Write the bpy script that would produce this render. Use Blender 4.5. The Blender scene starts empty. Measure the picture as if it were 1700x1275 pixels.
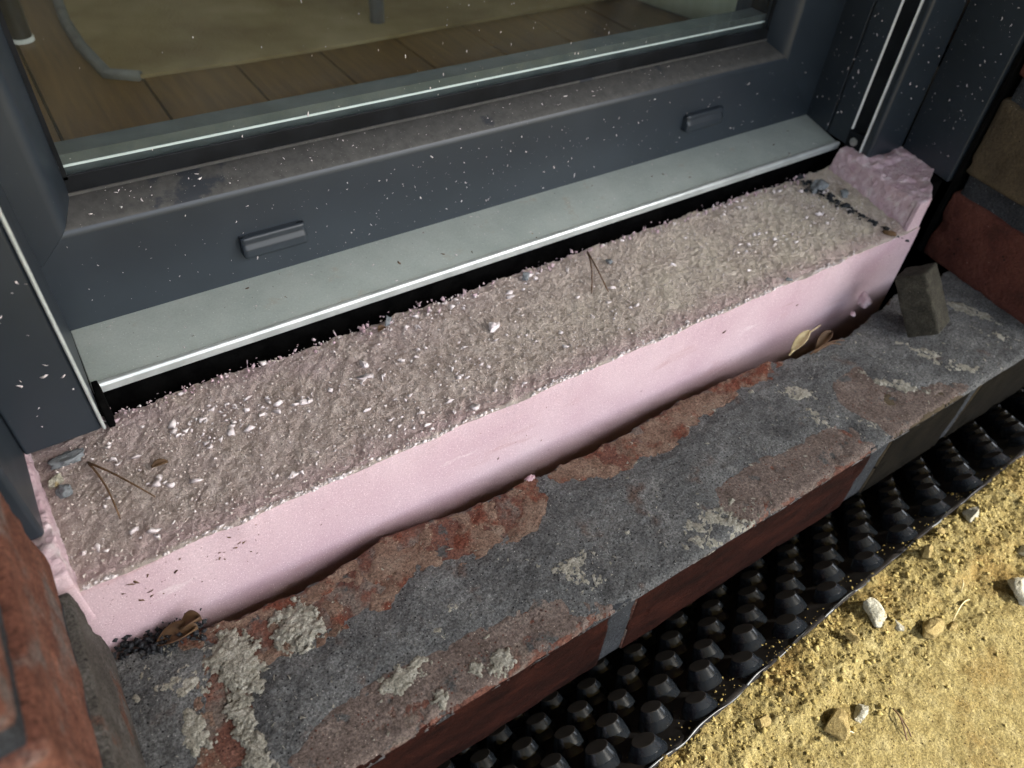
import bpy, math, random
import numpy as np
from mathutils import Matrix, Vector

# ------------------------------------------------------------------ camera, sky, sun, exposure
S = 0.38                       # metres per working unit (camera to the board's near corner = 1 unit)
CAM = np.array([0.12858994523, -0.60791235177, 0.78352230253])
ROT = np.array([[0.83433518630, -0.54827547133, 0.05726084554],
                [-0.35035508043, -0.60759415934, -0.71279776596],
                [0.42560088641, 0.57465062871, -0.69902828298]])
FPX = 1231.92
sc = bpy.context.scene
COL = sc.collection
cd = bpy.data.cameras.new('camera'); co = bpy.data.objects.new('camera', cd); COL.objects.link(co)
cd.sensor_width = 36.0; cd.lens = FPX / 1700 * 36.0
cd.clip_start = 0.01; cd.clip_end = 500
M = Matrix(((ROT[0][0], -ROT[1][0], -ROT[2][0], CAM[0] * S),
            (ROT[0][1], -ROT[1][1], -ROT[2][1], CAM[1] * S),
            (ROT[0][2], -ROT[1][2], -ROT[2][2], CAM[2] * S), (0, 0, 0, 1)))
co.matrix_world = M
cd.dof.use_dof = True; cd.dof.focus_distance = 0.40; cd.dof.aperture_fstop = 9.0
sc.camera = co

SUN_EL = math.radians(46)
SUN_H = np.array([0.68, -0.733])                  # horizontal direction towards the sun (+X right, -Y out of the house)
w = bpy.data.worlds.new('World'); sc.world = w; w.use_nodes = True
nt = w.node_tree; bg = nt.nodes['Background']
sky = nt.nodes.new('ShaderNodeTexSky'); sky.sky_type = 'NISHITA'; sky.sun_disc = False
sky.sun_elevation = SUN_EL
sky.sun_rotation = math.atan2(SUN_H[0], SUN_H[1])
sky.air_density = 1.0; sky.dust_density = 2.5; sky.ozone_density = 0.6
hs = nt.nodes.new('ShaderNodeHueSaturation'); hs.inputs['Saturation'].default_value = 0.55
nt.links.new(sky.outputs[0], hs.inputs['Color']); nt.links.new(hs.outputs[0], bg.inputs['Color'])
bg.inputs['Strength'].default_value = 0.15
sd = bpy.data.lights.new('sun', 'SUN'); so = bpy.data.objects.new('sun', sd); COL.objects.link(so)
sd.energy = 2.15; sd.angle = math.radians(0.5); sd.color = (1.0, 0.95, 0.86)
sv = Vector((SUN_H[0] * math.cos(SUN_EL), SUN_H[1] * math.cos(SUN_EL), math.sin(SUN_EL)))
so.rotation_euler = sv.to_track_quat('Z', 'Y').to_euler()
so.location = (2, -2, 3)
vs = sc.view_settings
vs.view_transform = 'Standard'; vs.look = 'None'; vs.gamma = 1.0; vs.use_curve_mapping = False
vs.exposure = 1.85

# ------------------------------------------------------------------ helpers
rng = np.random.default_rng(7)
random.seed(7)

def at(px, py, ax, val):
    """point of the scene seen at photo pixel (px, py) on the plane axis ax = val, in units"""
    d = ROT.T @ np.array([px - 850.0, py - 637.5, FPX])
    return CAM + d * (val - CAM[ax]) / d[ax]

def _hash(ix, iy, iz, seed):
    h = (ix * 374761393 + iy * 668265263 + iz * 2147483647 + seed * 1274126177) & 0xFFFFFFFF
    h = ((h ^ (h >> 13)) * 1274126177) & 0xFFFFFFFF
    h = h ^ (h >> 16)
    return (h & 0xFFFFFF) / float(0xFFFFFF)

def vnoise(x, y, z=0.0, seed=0):
    x = np.asarray(x, float); y = np.asarray(y, float) + np.zeros_like(x); z = np.asarray(z, float) + np.zeros_like(x)
    ix = np.floor(x).astype(np.int64); iy = np.floor(y).astype(np.int64); iz = np.floor(z).astype(np.int64)
    fx = x - ix; fy = y - iy; fz = z - iz
    fx = fx * fx * (3 - 2 * fx); fy = fy * fy * (3 - 2 * fy); fz = fz * fz * (3 - 2 * fz)
    r = 0
    for a in (0, 1):
        for b in (0, 1):
            for c in (0, 1):
                r = r + _hash(ix + a, iy + b, iz + c, seed) * (fx if a else 1 - fx) * (fy if b else 1 - fy) * (fz if c else 1 - fz)
    return r * 2 - 1

def fbm(x, y, z=0.0, seed=0, oct=4, gain=0.5):
    a, s, t = 1.0, 0, 0
    for o in range(oct):
        s = s + a * vnoise(np.asarray(x) * 2 ** o, np.asarray(y) * 2 ** o, np.asarray(z) * 2 ** o, seed + o * 17); t += a; a *= gain
    return s / t

def mk(name, verts, faces, mat, parent=None, origin=(0, 0, 0), smooth=False, mats=None, midx=None):
    """mesh object; verts and origin in world units, stored relative to the origin"""
    o = np.asarray(origin, float)
    v = (np.asarray(verts, float).reshape(-1, 3) - o) * S
    me = bpy.data.meshes.new(name)
    if isinstance(faces, np.ndarray):
        n, k = faces.shape
        me.vertices.add(len(v)); me.vertices.foreach_set('co', v.ravel())
        me.loops.add(n * k); me.loops.foreach_set('vertex_index', faces.ravel().astype(np.int32))
        me.polygons.add(n); me.polygons.foreach_set('loop_start', np.arange(0, n * k, k, dtype=np.int32))
        me.update(calc_edges=True)
    else:
        me.from_pydata([tuple(q) for q in v], [], [tuple(q) for q in faces]); me.update()
    for m in (mats or [mat]): me.materials.append(m)
    if midx is not None: me.polygons.foreach_set('material_index', np.asarray(midx, np.int32))
    if smooth: me.polygons.foreach_set('use_smooth', np.ones(len(me.polygons), bool))
    ob = bpy.data.objects.new(name, me); COL.objects.link(ob)
    place(ob, o, parent)
    return ob

def place(ob, origin, parent=None):
    o = np.asarray(origin, float) * S
    if parent is not None:
        ob.parent = parent
        ob['_w'] = [float(q) for q in o]
        pw = np.array(parent['_w'])
        ob.location = tuple(o - pw)
    else:
        ob['_w'] = [float(q) for q in o]
        ob.location = tuple(o)

def thing(name, label, cat, origin=(0, 0, 0), group=None):
    e = bpy.data.objects.new(name, None); COL.objects.link(e); e.empty_display_size = 0.02
    place(e, origin); tag(e, label, cat, group)
    return e

def tag(o, label, cat, group=None, kind=None):
    o['label'] = label; o['category'] = cat
    if group: o['group'] = group
    if kind: o['kind'] = kind
    return o

def grid_faces(nu, nv):
    a = np.arange((nu - 1) * nv).reshape(nu - 1, nv)[:, :-1].ravel()
    return np.stack([a, a + nv, a + nv + 1, a + 1], 1)

def boxv(x0, x1, y0, y1, z0, z1):
    v = [(x, y, z) for x in (x0, x1) for y in (y0, y1) for z in (z0, z1)]
    f = [(0, 1, 3, 2), (4, 6, 7, 5), (0, 4, 5, 1), (2, 3, 7, 6), (0, 2, 6, 4), (1, 5, 7, 3)]
    return v, f

def rbox(dim, seg, r, seed=0, amp=0.0, freq=20.0, chip=0.0):
    """box with rounded arrises and an uneven surface, centred on 0, as verts and quads"""
    h = np.asarray(dim, float) / 2
    V = {}; verts = []; faces = []
    for ax in range(3):
        u, v = [k for k in range(3) if k != ax]
        for s in (-1, 1):
            idx = np.empty((seg[u] + 1, seg[v] + 1), int)
            for i in range(seg[u] + 1):
                for j in range(seg[v] + 1):
                    key = [0, 0, 0]; key[ax] = 0 if s < 0 else seg[ax]; key[u] = i; key[v] = j
                    key = tuple(key)
                    if key not in V:
                        V[key] = len(verts); verts.append([(key[k] / seg[k] * 2 - 1) * h[k] for k in range(3)])
                    idx[i, j] = V[key]
            fl = (s > 0) ^ (ax == 1)
            for i in range(seg[u]):
                for j in range(seg[v]):
                    q = (idx[i, j], idx[i + 1, j], idx[i + 1, j + 1], idx[i, j + 1])
                    faces.append(q if fl else q[::-1])
    p = np.array(verts)
    inner = np.clip(p, -(h - r), h - r)
    d = p - inner; L = np.linalg.norm(d, axis=1, keepdims=True); L[L == 0] = 1
    nrm = d / L
    p = inner + nrm * r
    if amp:
        n = fbm(p[:, 0] * freq, p[:, 1] * freq, p[:, 2] * freq, seed, 4, .6)
        edge = (np.sort(np.abs(p) / h, axis=1)[:, 1] > .86)
        c = np.clip(fbm(p[:, 0] * freq * .7 + 9, p[:, 1] * freq * .7, p[:, 2] * freq * .7, seed + 5, 3) - .12, 0, 1) * edge
        p = p + nrm * (n * amp - c * chip)[:, None]
    return p, np.array(faces)

def prism_x(prof, x0, x1):
    n = len(prof)
    v = [(x0, y, z) for y, z in prof] + [(x1, y, z) for y, z in prof]
    f = [(i, (i + 1) % n, n + (i + 1) % n, n + i) for i in range(n)]
    f += [tuple(range(n))[::-1], tuple(range(n, 2 * n))]
    return v, f

def prism_z(prof, z0, z1):
    n = len(prof)
    v = [(x, y, z0) for x, y in prof] + [(x, y, z1) for x, y in prof]
    f = [(i, (i + 1) % n, n + (i + 1) % n, n + i) for i in range(n)]
    f += [tuple(range(n))[::-1], tuple(range(n, 2 * n))]
    return v, f

def bevel(ob, width, seg=3, angle=30):
    m = ob.modifiers.new('bevel', 'BEVEL'); m.width = width * S; m.segments = seg
    m.limit_method = 'ANGLE'; m.angle_limit = math.radians(angle); m.harden_normals = False
    for p in ob.data.polygons: p.use_smooth = True
    e = ob.modifiers.new('wn', 'WEIGHTED_NORMAL'); e.keep_sharp = True
    return ob

def fixn(ob):
    import bmesh
    bm = bmesh.new(); bm.from_mesh(ob.data); bmesh.ops.recalc_face_normals(bm, faces=bm.faces); bm.to_mesh(ob.data); bm.free()
    return ob

def tube(pts, rad, k=7, name='', mat=None, parent=None, cap=True):
    pts = np.asarray(pts, float); n = len(pts); rad = np.zeros(n) + rad
    V = []; F = []
    for i in range(n):
        t = pts[min(i + 1, n - 1)] - pts[max(i - 1, 0)]; t /= np.linalg.norm(t)
        a = np.cross(t, (0.31, .2, .93)); a /= np.linalg.norm(a); b = np.cross(t, a)
        for q in range(k):
            th = 2 * math.pi * q / k; V.append(pts[i] + rad[i] * (a * math.cos(th) + b * math.sin(th)))
    for i in range(n - 1):
        for q in range(k):
            F.append((i * k + q, i * k + (q + 1) % k, (i + 1) * k + (q + 1) % k, (i + 1) * k + q))
    if cap: F += [tuple(range(k))[::-1], tuple(range((n - 1) * k, n * k))]
    ob = mk(name, V, F, mat, parent, origin=pts[0], smooth=True)
    return fixn(ob)

OCT = np.array([(1, 0, 0), (-1, 0, 0), (0, 1, 0), (0, -1, 0), (0, 0, 1), (0, 0, -1)], float)
OCTF = np.array([(0, 2, 4), (2, 1, 4), (1, 3, 4), (3, 0, 4), (2, 0, 5), (1, 2, 5), (3, 1, 5), (0, 3, 5)])
_t = (1 + 5 ** .5) / 2
ICO = np.array([(-1, _t, 0), (1, _t, 0), (-1, -_t, 0), (1, -_t, 0), (0, -1, _t), (0, 1, _t), (0, -1, -_t), (0, 1, -_t), (_t, 0, -1), (_t, 0, 1), (-_t, 0, -1), (-_t, 0, 1)], float) / math.hypot(1, _t)
ICOF = np.array([(0, 11, 5), (0, 5, 1), (0, 1, 7), (0, 7, 10), (0, 10, 11), (1, 5, 9), (5, 11, 4), (11, 10, 2), (10, 7, 6), (7, 1, 8), (3, 9, 4), (3, 4, 2), (3, 2, 6), (3, 6, 8), (3, 8, 9), (4, 9, 5), (2, 4, 11), (6, 2, 10), (8, 6, 7), (9, 8, 1)])
def crumbs(name, pts, sizes, mat, normals=None, along=None, flat=0.5, parent=None, jitter=0.45, ico=False):
    """many tiny uneven lumps as one mesh. sizes (n,3) along: unit dirs of the long axis"""
    pts = np.asarray(pts); n = len(pts)
    if normals is None: normals = np.tile((0, 0, 1.), (n, 1))
    normals = np.asarray(normals, float) + np.zeros((n, 3))
    if along is None: along = rng.normal(size=(n, 3))
    along = np.asarray(along, float) + np.zeros((n, 3))
    a = along - normals * (along * normals).sum(1, keepdims=True); a /= np.linalg.norm(a, axis=1, keepdims=True) + 1e-9
    b = np.cross(normals, a)
    B, BF = (ICO, ICOF) if ico else (OCT, OCTF); nb = len(B)
    q = B[None] * sizes[:, None, :] * (1 + rng.uniform(-jitter, jitter, (n, nb, 1)))
    q = q + rng.normal(size=(n, nb, 3)) * sizes[:, None, :] * .22
    if ico: q[..., 1] += rng.normal(0, .35, (n, 1)) * sizes[:, None, 1] * (q[..., 0] / sizes[:, None, 0]) ** 2 * 2
    V = pts[:, None] + q[..., 0:1] * a[:, None] + q[..., 1:2] * b[:, None] + q[..., 2:3] * normals[:, None]
    F = (BF[None] + (np.arange(n) * nb)[:, None, None]).reshape(-1, 3)
    return mk(name, V.reshape(-1, 3), F, mat, parent, origin=pts.mean(0))

def rock(c, size, seed, mat, name, rot=0.0, sub=4, amp=.35, parent=None, tilt=0.0, flatbot=.5):
    """angular pebble: a displaced icosphere"""
    import bmesh
    bm = bmesh.new(); bmesh.ops.create_icosphere(bm, subdivisions=sub, radius=1)
    v = np.array([q.co for q in bm.verts]); f = np.array([[k.index for k in q.verts] for q in bm.faces]); bm.free()
    r2 = np.random.default_rng(seed)
    for k in range(12):
        n = r2.normal(size=3); n /= np.linalg.norm(n); t = r2.uniform(.45, .8)
        d = v @ n; v = v - np.clip(d - t, 0, None)[:, None] * n
    v = v * (1 + .55 * amp * fbm(v[:, 0] * 2.6, v[:, 1] * 2.6, v[:, 2] * 2.6, seed, 4, .7)[:, None])
    v[:, 2] = np.maximum(v[:, 2], -flatbot)
    v = v * np.asarray(size)
    ct, st = math.cos(tilt), math.sin(tilt)
    v = np.stack([v[:, 0] * ct + v[:, 2] * st, v[:, 1], -v[:, 0] * st + v[:, 2] * ct], 1)
    cr, sr = math.cos(rot), math.sin(rot)
    v = np.stack([v[:, 0] * cr - v[:, 1] * sr, v[:, 0] * sr + v[:, 1] * cr, v[:, 2]], 1)
    return mk(name, v + np.asarray(c), f, mat, parent, origin=c)

# ------------------------------------------------------------------ materials
def mat(name, cols, scale=40, detail=6, rough=.8, bumps=(), metallic=0, spec=.5, specks=(), dist=0.0,
        second=None, stretch=None, rand=False, nrough=.55, rvar=0.0, sss=None, grain=None, coat=None):
    """procedural material. cols = ramp stops; bumps = (scale, strength, distance, stretch); specks = (colour, scale, threshold[, softness]);
    second = (colour, scale, low, high) noise patches laid over"""
    m = bpy.data.materials.new(name); m.use_nodes = True
    n = m.node_tree.nodes; l = m.node_tree.links
    b = n['Principled BSDF']; b.inputs['Roughness'].default_value = rough; b.inputs['Metallic'].default_value = metallic
    b.inputs['Specular IOR Level'].default_value = spec
    tc = n.new('ShaderNodeTexCoord'); vec = tc.outputs['Object']
    if rand:
        oi = n.new('ShaderNodeObjectInfo'); mu = n.new('ShaderNodeVectorMath'); mu.operation = 'ADD'
        cb = n.new('ShaderNodeCombineXYZ')
        for k in range(3): l.new(oi.outputs['Random'], cb.inputs[k])
        ms = n.new('ShaderNodeVectorMath'); ms.operation = 'SCALE'; ms.inputs['Scale'].default_value = 7.3
        l.new(cb.outputs[0], ms.inputs[0]); l.new(vec, mu.inputs[0]); l.new(ms.outputs[0], mu.inputs[1]); vec = mu.outputs[0]
    def noise(sc_, det=6, st=None, ro=nrough, di=0.0):
        v = vec
        if st is not None:
            mp = n.new('ShaderNodeMapping'); mp.inputs['Rotation'].default_value = (0, 0, st[3] if len(st) > 3 else 0); mp.inputs['Scale'].default_value = st[:3]
            l.new(vec, mp.inputs[0]); v = mp.outputs[0]
        t = n.new('ShaderNodeTexNoise'); t.inputs['Scale'].default_value = sc_; t.inputs['Detail'].default_value = det
        t.inputs['Roughness'].default_value = ro; t.inputs['Distortion'].default_value = di
        l.new(v, t.inputs['Vector']); return t.outputs['Fac']
    if len(cols) == 1:
        rgb = n.new('ShaderNodeRGB'); rgb.outputs[0].default_value = (*cols[0][1], 1); col = rgb.outputs[0]
    else:
        r = n.new('ShaderNodeValToRGB'); e = r.color_ramp.elements
        while len(e) < len(cols): e.new(.5)
        for k, (p, c) in enumerate(cols): e[k].position = p; e[k].color = (*c, 1)
        l.new(noise(scale, detail, stretch, di=dist), r.inputs[0]); col = r.outputs[0]
    def over(col, c, fac):
        mx = n.new('ShaderNodeMix'); mx.data_type = 'RGBA'
        l.new(fac, mx.inputs[0]); l.new(col, mx.inputs[6]); mx.inputs[7].default_value = (*c, 1); return mx.outputs[2]
    def rampf(f, lo, hi):
        mr = n.new('ShaderNodeMapRange'); mr.inputs[1].default_value = lo; mr.inputs[2].default_value = hi
        mr.interpolation_type = 'SMOOTHSTEP'; l.new(f, mr.inputs[0]); return mr.outputs[0]
    for s_ in ([second] if second and not isinstance(second[0], (list, tuple)) or (second and not isinstance(second[0][0], (list, tuple))) else (second or [])):
        col = over(col, s_[0], rampf(noise(s_[1], 6, s_[4] if len(s_) > 4 else None, .62), s_[2], s_[3]))
    for s_ in specks:
        vo = n.new('ShaderNodeTexVoronoi'); vo.inputs['Scale'].default_value = s_[1]; l.new(vec, vo.inputs['Vector'])
        d = rampf(vo.outputs['Distance'], s_[2] + (s_[3] if len(s_) > 3 else .05), s_[2])
        wn = n.new('ShaderNodeSeparateColor'); l.new(vo.outputs['Color'], wn.inputs[0])
        k = n.new('ShaderNodeMath'); k.operation = 'GREATER_THAN'; k.inputs[1].default_value = s_[4] if len(s_) > 4 else .5
        l.new(wn.outputs[0], k.inputs[0]); mu = n.new('ShaderNodeMath'); mu.operation = 'MULTIPLY'
        l.new(d, mu.inputs[0]); l.new(k.outputs[0], mu.inputs[1]); col = over(col, s_[0], mu.outputs[0])
    if grain:
        gm = n.new('ShaderNodeMapRange'); gm.inputs[1].default_value = .30; gm.inputs[2].default_value = .70
        gm.inputs[3].default_value = 1 - grain[1]; gm.inputs[4].default_value = 1 + grain[1]; l.new(noise(grain[0], 3, None, .8), gm.inputs[0])
        vm = n.new('ShaderNodeVectorMath'); vm.operation = 'SCALE'; l.new(col, vm.inputs[0]); l.new(gm.outputs[0], vm.inputs['Scale']); col = vm.outputs[0]
    l.new(col, b.inputs['Base Color'])
    if rvar:
        mr = n.new('ShaderNodeMapRange'); mr.inputs[3].default_value = rough - rvar; mr.inputs[4].default_value = rough + rvar
        l.new(noise(scale * 1.7, 5), mr.inputs[0]); l.new(mr.outputs[0], b.inputs['Roughness'])
    nrm = None
    for bp in bumps:
        bn = n.new('ShaderNodeBump'); bn.inputs['Strength'].default_value = bp[1]; bn.inputs['Distance'].default_value = bp[2]
        l.new(noise(bp[0], 5, bp[3] if len(bp) > 3 else None, .65), bn.inputs['Height'])
        if nrm is not None: l.new(nrm, bn.inputs['Normal'])
        nrm = bn.outputs[0]
    if nrm is not None: l.new(nrm, b.inputs['Normal'])
    if sss: b.inputs['Subsurface Weight'].default_value = sss[0]; b.inputs['Subsurface Radius'].default_value = sss[1]; b.inputs['Subsurface Scale'].default_value = sss[2]
    if coat: b.inputs['Coat Weight'].default_value = coat[0]; b.inputs['Coat Roughness'].default_value = coat[1]
    return m

m_sand = mat('sand', [(.25, (.20, .150, .052)), (.5, (.30, .240, .095)), (.75, (.375, .312, .145))], scale=120, rough=.95, spec=.2,
             bumps=((700, .9, .002), (2200, .7, .0009)), specks=(((.42, .35, .19), 900, .18, .1, .8), ((.09, .055, .022), 600, .22, .1, .80)),
             second=((.24, .165, .055), 22, .5, .68), grain=(900, .6))
m_grain = mat('sand_grain', [(.3, (.19, .14, .042)), (.5, (.30, .235, .085)), (.7, (.38, .31, .14))], scale=300, rough=.95, spec=.2, grain=(1500, .3))
m_sandpale = mat('sand_crust', [(.3, (.40, .29, .12)), (.7, (.52, .40, .19))], scale=200, rough=.95, spec=.2, bumps=((1200, .6, .0008),))
m_stone = mat('pale_stone', [(.3, (.33, .31, .225)), (.55, (.46, .44, .355)), (.8, (.55, .54, .46))], scale=160, rough=.9, spec=.2,
              bumps=((500, 1, .0018), (1400, .7, .0008)), second=((.36, .285, .14), 110, .54, .66), grain=(1100, .3))
m_stone2 = mat('sandy_stone', [(.3, (.25, .185, .07)), (.7, (.37, .285, .125))], scale=180, rough=.95, spec=.2, bumps=((500, 1, .0018), (1400, .8, .0009)), grain=(1100, .35))
m_brick = mat('red_brick', [(.25, (.070, .032, .024)), (.5, (.128, .056, .040)), (.75, (.17, .085, .062))], scale=60, rough=.92, spec=.2,
              bumps=((320, 1, .0025), (1200, .8, .0009)), specks=(((.42, .35, .28), 620, .11, .06, .78), ((.03, .012, .01), 420, .16, .06, .75)), rand=True,
              second=(((.155, .125, .105), 46, .48, .60), ((.075, .074, .072), 70, .60, .66)), grain=(800, .65))
m_redface_shade = mat('red_brick_shaded', [(.3, (.009, .0032, .0022)), (.5, (.019, .0055, .0036)), (.7, (.032, .009, .0055))], scale=60, rough=.85, spec=.08,
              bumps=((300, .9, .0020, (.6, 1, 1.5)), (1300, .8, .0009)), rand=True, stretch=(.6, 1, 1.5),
              specks=(((.16, .10, .07), 437, .05, .03, .85),), grain=(800, .6))  # red brick darkened in colour for the shade on the front faces
m_brickbrown = mat('brown_brick', [(.25, (.040, .030, .018)), (.5, (.074, .056, .034)), (.75, (.105, .08, .048))], scale=45, rough=.9, spec=.2,
              bumps=((260, 1, .0022), (1300, .7, .0008)), specks=(((.36, .31, .24), 420, .06, .04, .88), ((.015, .012, .01), 220, .1, .05, .8)), rand=True, grain=(800, .35))
m_brownface_shade = mat('brown_brick_shaded', [(.3, (.004, .0036, .0026)), (.7, (.011, .009, .006))], scale=60, rough=.9, spec=.06, bumps=((300, .7, .0014, (.3, 1, 3)),), rand=True, grain=(800, .6))  # brown brick with the front faces' shade put into the colour
m_brickred2 = mat('deep_red_brick', [(.25, (.044, .017, .013)), (.5, (.088, .029, .021)), (.75, (.12, .046, .032))], scale=45, rough=.9, spec=.2,
              bumps=((220, 1, .003), (1300, .7, .0008)), specks=(((.42, .34, .28), 300, .05, .035, .92), ((.015, .008, .007), 170, .13, .05, .8)), rand=True, grain=(800, .35))
m_brickorange = mat('orange_brick', [(.25, (.065, .026, .018)), (.5, (.115, .046, .030)), (.75, (.16, .075, .052))], scale=70, rough=.9, spec=.2,
              bumps=((260, .6, .0012),), second=((.11, .085, .075), 40, .52, .66), rand=True, grain=(600, .7))
m_mortar = mat('dark_mortar', [(.25, (.062, .063, .064)), (.5, (.130, .133, .132)), (.78, (.23, .232, .225))], scale=30, rough=.97, spec=.15, nrough=.68,
              bumps=((380, 1, .0028), (1200, 1, .0013)), specks=(((.42, .42, .39), 700, .12, .07, .70), ((.018, .018, .019), 420, .17, .06, .72), ((.5, .5, .46), 240, .05, .04, .9)), grain=(800, .8), second=(((.115, .082, .068), 34, .58, .70), ((.20, .20, .19), 26, .62, .74)))
m_joint = mat('joint_mortar', [(.3, (.024, .026, .030)), (.7, (.048, .052, .057))], scale=60, rough=.95, spec=.2, bumps=((420, 1, .0022), (1300, .8, .0009)),
              specks=(((.3, .3, .3), 500, .1, .06, .8), ((.02, .02, .02), 380, .15, .06, .75)), grain=(800, .7))
m_lime = mat('lime_spatter', [(.25, (.19, .18, .145)), (.5, (.36, .345, .285)), (.75, (.50, .485, .42))], scale=260, rough=.97, spec=.12,
              bumps=((600, 1, .0022), (1500, 1, .0010)), specks=(((.08, .078, .068), 600, .16, .06, .68),), grain=(1000, .45))
m_smearbrick = mat('smeared_brick', [(.25, (.040, .036, .031)), (.5, (.075, .068, .060)), (.75, (.125, .118, .108))], scale=50, rough=.95, spec=.15, nrough=.65,
              bumps=((260, 1, .0025), (1200, .8, .0009)), second=((.10, .05, .035), 40, .58, .68), specks=(((.02, .018, .016), 200, .12, .06, .8),), rand=True, grain=(700, .6))
m_film = mat('grey_film', [(.3, (.105, .080, .068)), (.55, (.155, .122, .106)), (.8, (.22, .185, .162))], scale=70, rough=.95, spec=.15,
              bumps=((420, 1, .002), (1400, .8, .0009)), specks=(((.45, .4, .33), 700, .12, .06, .74), ((.10, .04, .028), 420, .18, .08, .66)),
              second=((.085, .086, .084), 60, .56, .64), grain=(800, .7))
m_tan = mat('tan_film', [(.3, (.125, .078, .056)), (.5, (.185, .122, .090)), (.75, (.24, .18, .138))], scale=80, rough=.95, spec=.15,
              bumps=((420, 1, .002), (1400, .8, .0009)), specks=(((.48, .42, .3), 700, .12, .06, .74),), second=((.14, .05, .032), 55, .50, .62), grain=(800, .7))
PINK = (.70, .46, .52)
m_foam = mat('pink_foam', [(.3, (.47, .325, .37)), (.6, (.555, .42, .455)), (.8, (.61, .49, .515))], scale=14, rough=.75, spec=.25,
             bumps=((1300, .5, .0006), (300, .2, .001)), specks=(((.84, .72, .75), 1100, .16, .1, .7), ((.20, .12, .10), 150, .05, .03, .9)), grain=(1000, .16), second=(((.46, .31, .32), 30, .56, .70, (.35, 1, 1.6)), ((.36, .25, .22), 60, .66, .74, (.3, 1, 2)), ((.66, .56, .575), 45, .64, .74, (.3, 1, 1.3))))
def foam_top_mat():
    m = mat('dirty_foam_top', [(.26, (.28, .218, .185)), (.5, (.48, .398, .348)), (.74, (.70, .61, .55))], scale=95, rough=.95, spec=.15, nrough=.68,
            stretch=(1.6, .55, 1, math.radians(34)),
            bumps=((110, .5, .004, (2.2, .4, 1, math.radians(34))), (560, .9, .0022), (1500, .8, .001)), grain=(1000, .35),
            specks=(((.78, .70, .68), 560, .13, .08, .72), ((.07, .05, .04), 620, .14, .07, .82)))
    n = m.node_tree.nodes; l = m.node_tree.links; b = n['Principled BSDF']
    old = b.inputs['Base Color'].links[0].from_socket
    tc = n.new('ShaderNodeTexCoord'); sep = n.new('ShaderNodeSeparateXYZ'); l.new(tc.outputs['Object'], sep.inputs[0])
    no = n.new('ShaderNodeTexNoise'); no.inputs['Scale'].default_value = 34; no.inputs['Detail'].default_value = 6; l.new(tc.outputs['Object'], no.inputs[0])
    def edge(sock, lo, hi):
        mr = n.new('ShaderNodeMapRange'); mr.inputs[1].default_value = lo; mr.inputs[2].default_value = hi; l.new(sock, mr.inputs[0]); return mr.outputs[0]
    def math_(op, a, bb):
        k = n.new('ShaderNodeMath'); k.operation = op
        for q, s_ in enumerate((a, bb)):
            if isinstance(s_, float): k.inputs[q].default_value = s_
            else: l.new(s_, k.inputs[q])
        return k.outputs[0]
    def over(col, c, fac):
        mx = n.new('ShaderNodeMix'); mx.data_type = 'RGBA'; l.new(fac, mx.inputs[0]); l.new(col, mx.inputs[6]); mx.inputs[7].default_value = (*c, 1); return mx.outputs[2]
    # less soiled pink towards the back arris and the left end; a pale crust along the front arris; right third bleached beige
    back = math_('MULTIPLY', edge(sep.outputs[1], .055, .105), .55)
    bn = math_('MULTIPLY', back, edge(no.outputs[0], .30, .62))
    left = math_('MULTIPLY', edge(sep.outputs[0], .26, .0), edge(no.outputs[0], .35, .65))
    col = over(old, (.50, .40, .39), math_('MULTIPLY', left, .5))
    col = over(col, (.52, .39, .41), bn)
    right = math_('MULTIPLY', edge(sep.outputs[0], .18, .5), edge(no.outputs[0], .25, .7))
    col = over(col, (.74, .675, .54), math_('MULTIPLY', right, .9))
    n2 = n.new('ShaderNodeTexNoise'); n2.inputs['Scale'].default_value = 55; n2.inputs['Detail'].default_value = 5; l.new(tc.outputs['Object'], n2.inputs[0])
    yy = math_('ADD', sep.outputs[1], math_('MULTIPLY', math_('SUBTRACT', n2.outputs[0], .5), .030))
    col = over(col, (.55, .40, .40), math_('MULTIPLY', edge(yy, .020, .004), .7))
    yy2 = math_('ADD', sep.outputs[1], math_('MULTIPLY', math_('SUBTRACT', n2.outputs[0], .5), .006))
    col = over(col, (.74, .66, .58), math_('MULTIPLY', math_('MULTIPLY', edge(yy2, .0040, .0012), edge(no.outputs[0], .30, .5)), .85))
    l.new(col, b.inputs['Base Color'])
    return m
m_foamtop = foam_top_mat()
m_foamrough = mat('torn_foam', [(.3, (.50, .335, .38)), (.55, (.62, .47, .505)), (.75, (.76, .69, .69))], scale=120, rough=.85, spec=.2,
                  bumps=((500, .8, .0016), (1500, .5, .0006)), second=((.36, .25, .26), 90, .60, .70))
m_crumb = mat('foam_crumb', [(.3, (.62, .54, .54)), (.7, (.80, .745, .735))], scale=300, rough=.85, spec=.15)
m_dustcrumb = mat('soiled_crumb', [(.3, (.40, .33, .29)), (.7, (.66, .59, .55))], scale=300, rough=.9, spec=.1)
m_frame = mat('anthracite_frame', [(.3, (.0165, .0230, .0305)), (.7, (.0235, .0315, .041))], scale=18, rough=.38, spec=.5, rvar=.06,
              bumps=((3500, .06, .0002),), specks=(((.34, .34, .34), 420, .035, .02, .9),))
m_framedusty = mat('dusty_frame', [(.3, (.038, .038, .037)), (.55, (.062, .061, .058)), (.8, (.085, .082, .075))], scale=150, rough=.75, spec=.3, nrough=.7,
                   second=((.024, .028, .034), 26, .60, .66), specks=(((.3, .29, .26), 900, .1, .05, .8),))
m_deepshade = mat('deep_shade_black', [(.4, (.006, .006, .006)), (.6, (.013, .0125, .012))], scale=60, rough=.85, spec=.15, bumps=((260, .8, .0014),))  # black that paints the deep shade on the wall below the sill
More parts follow.
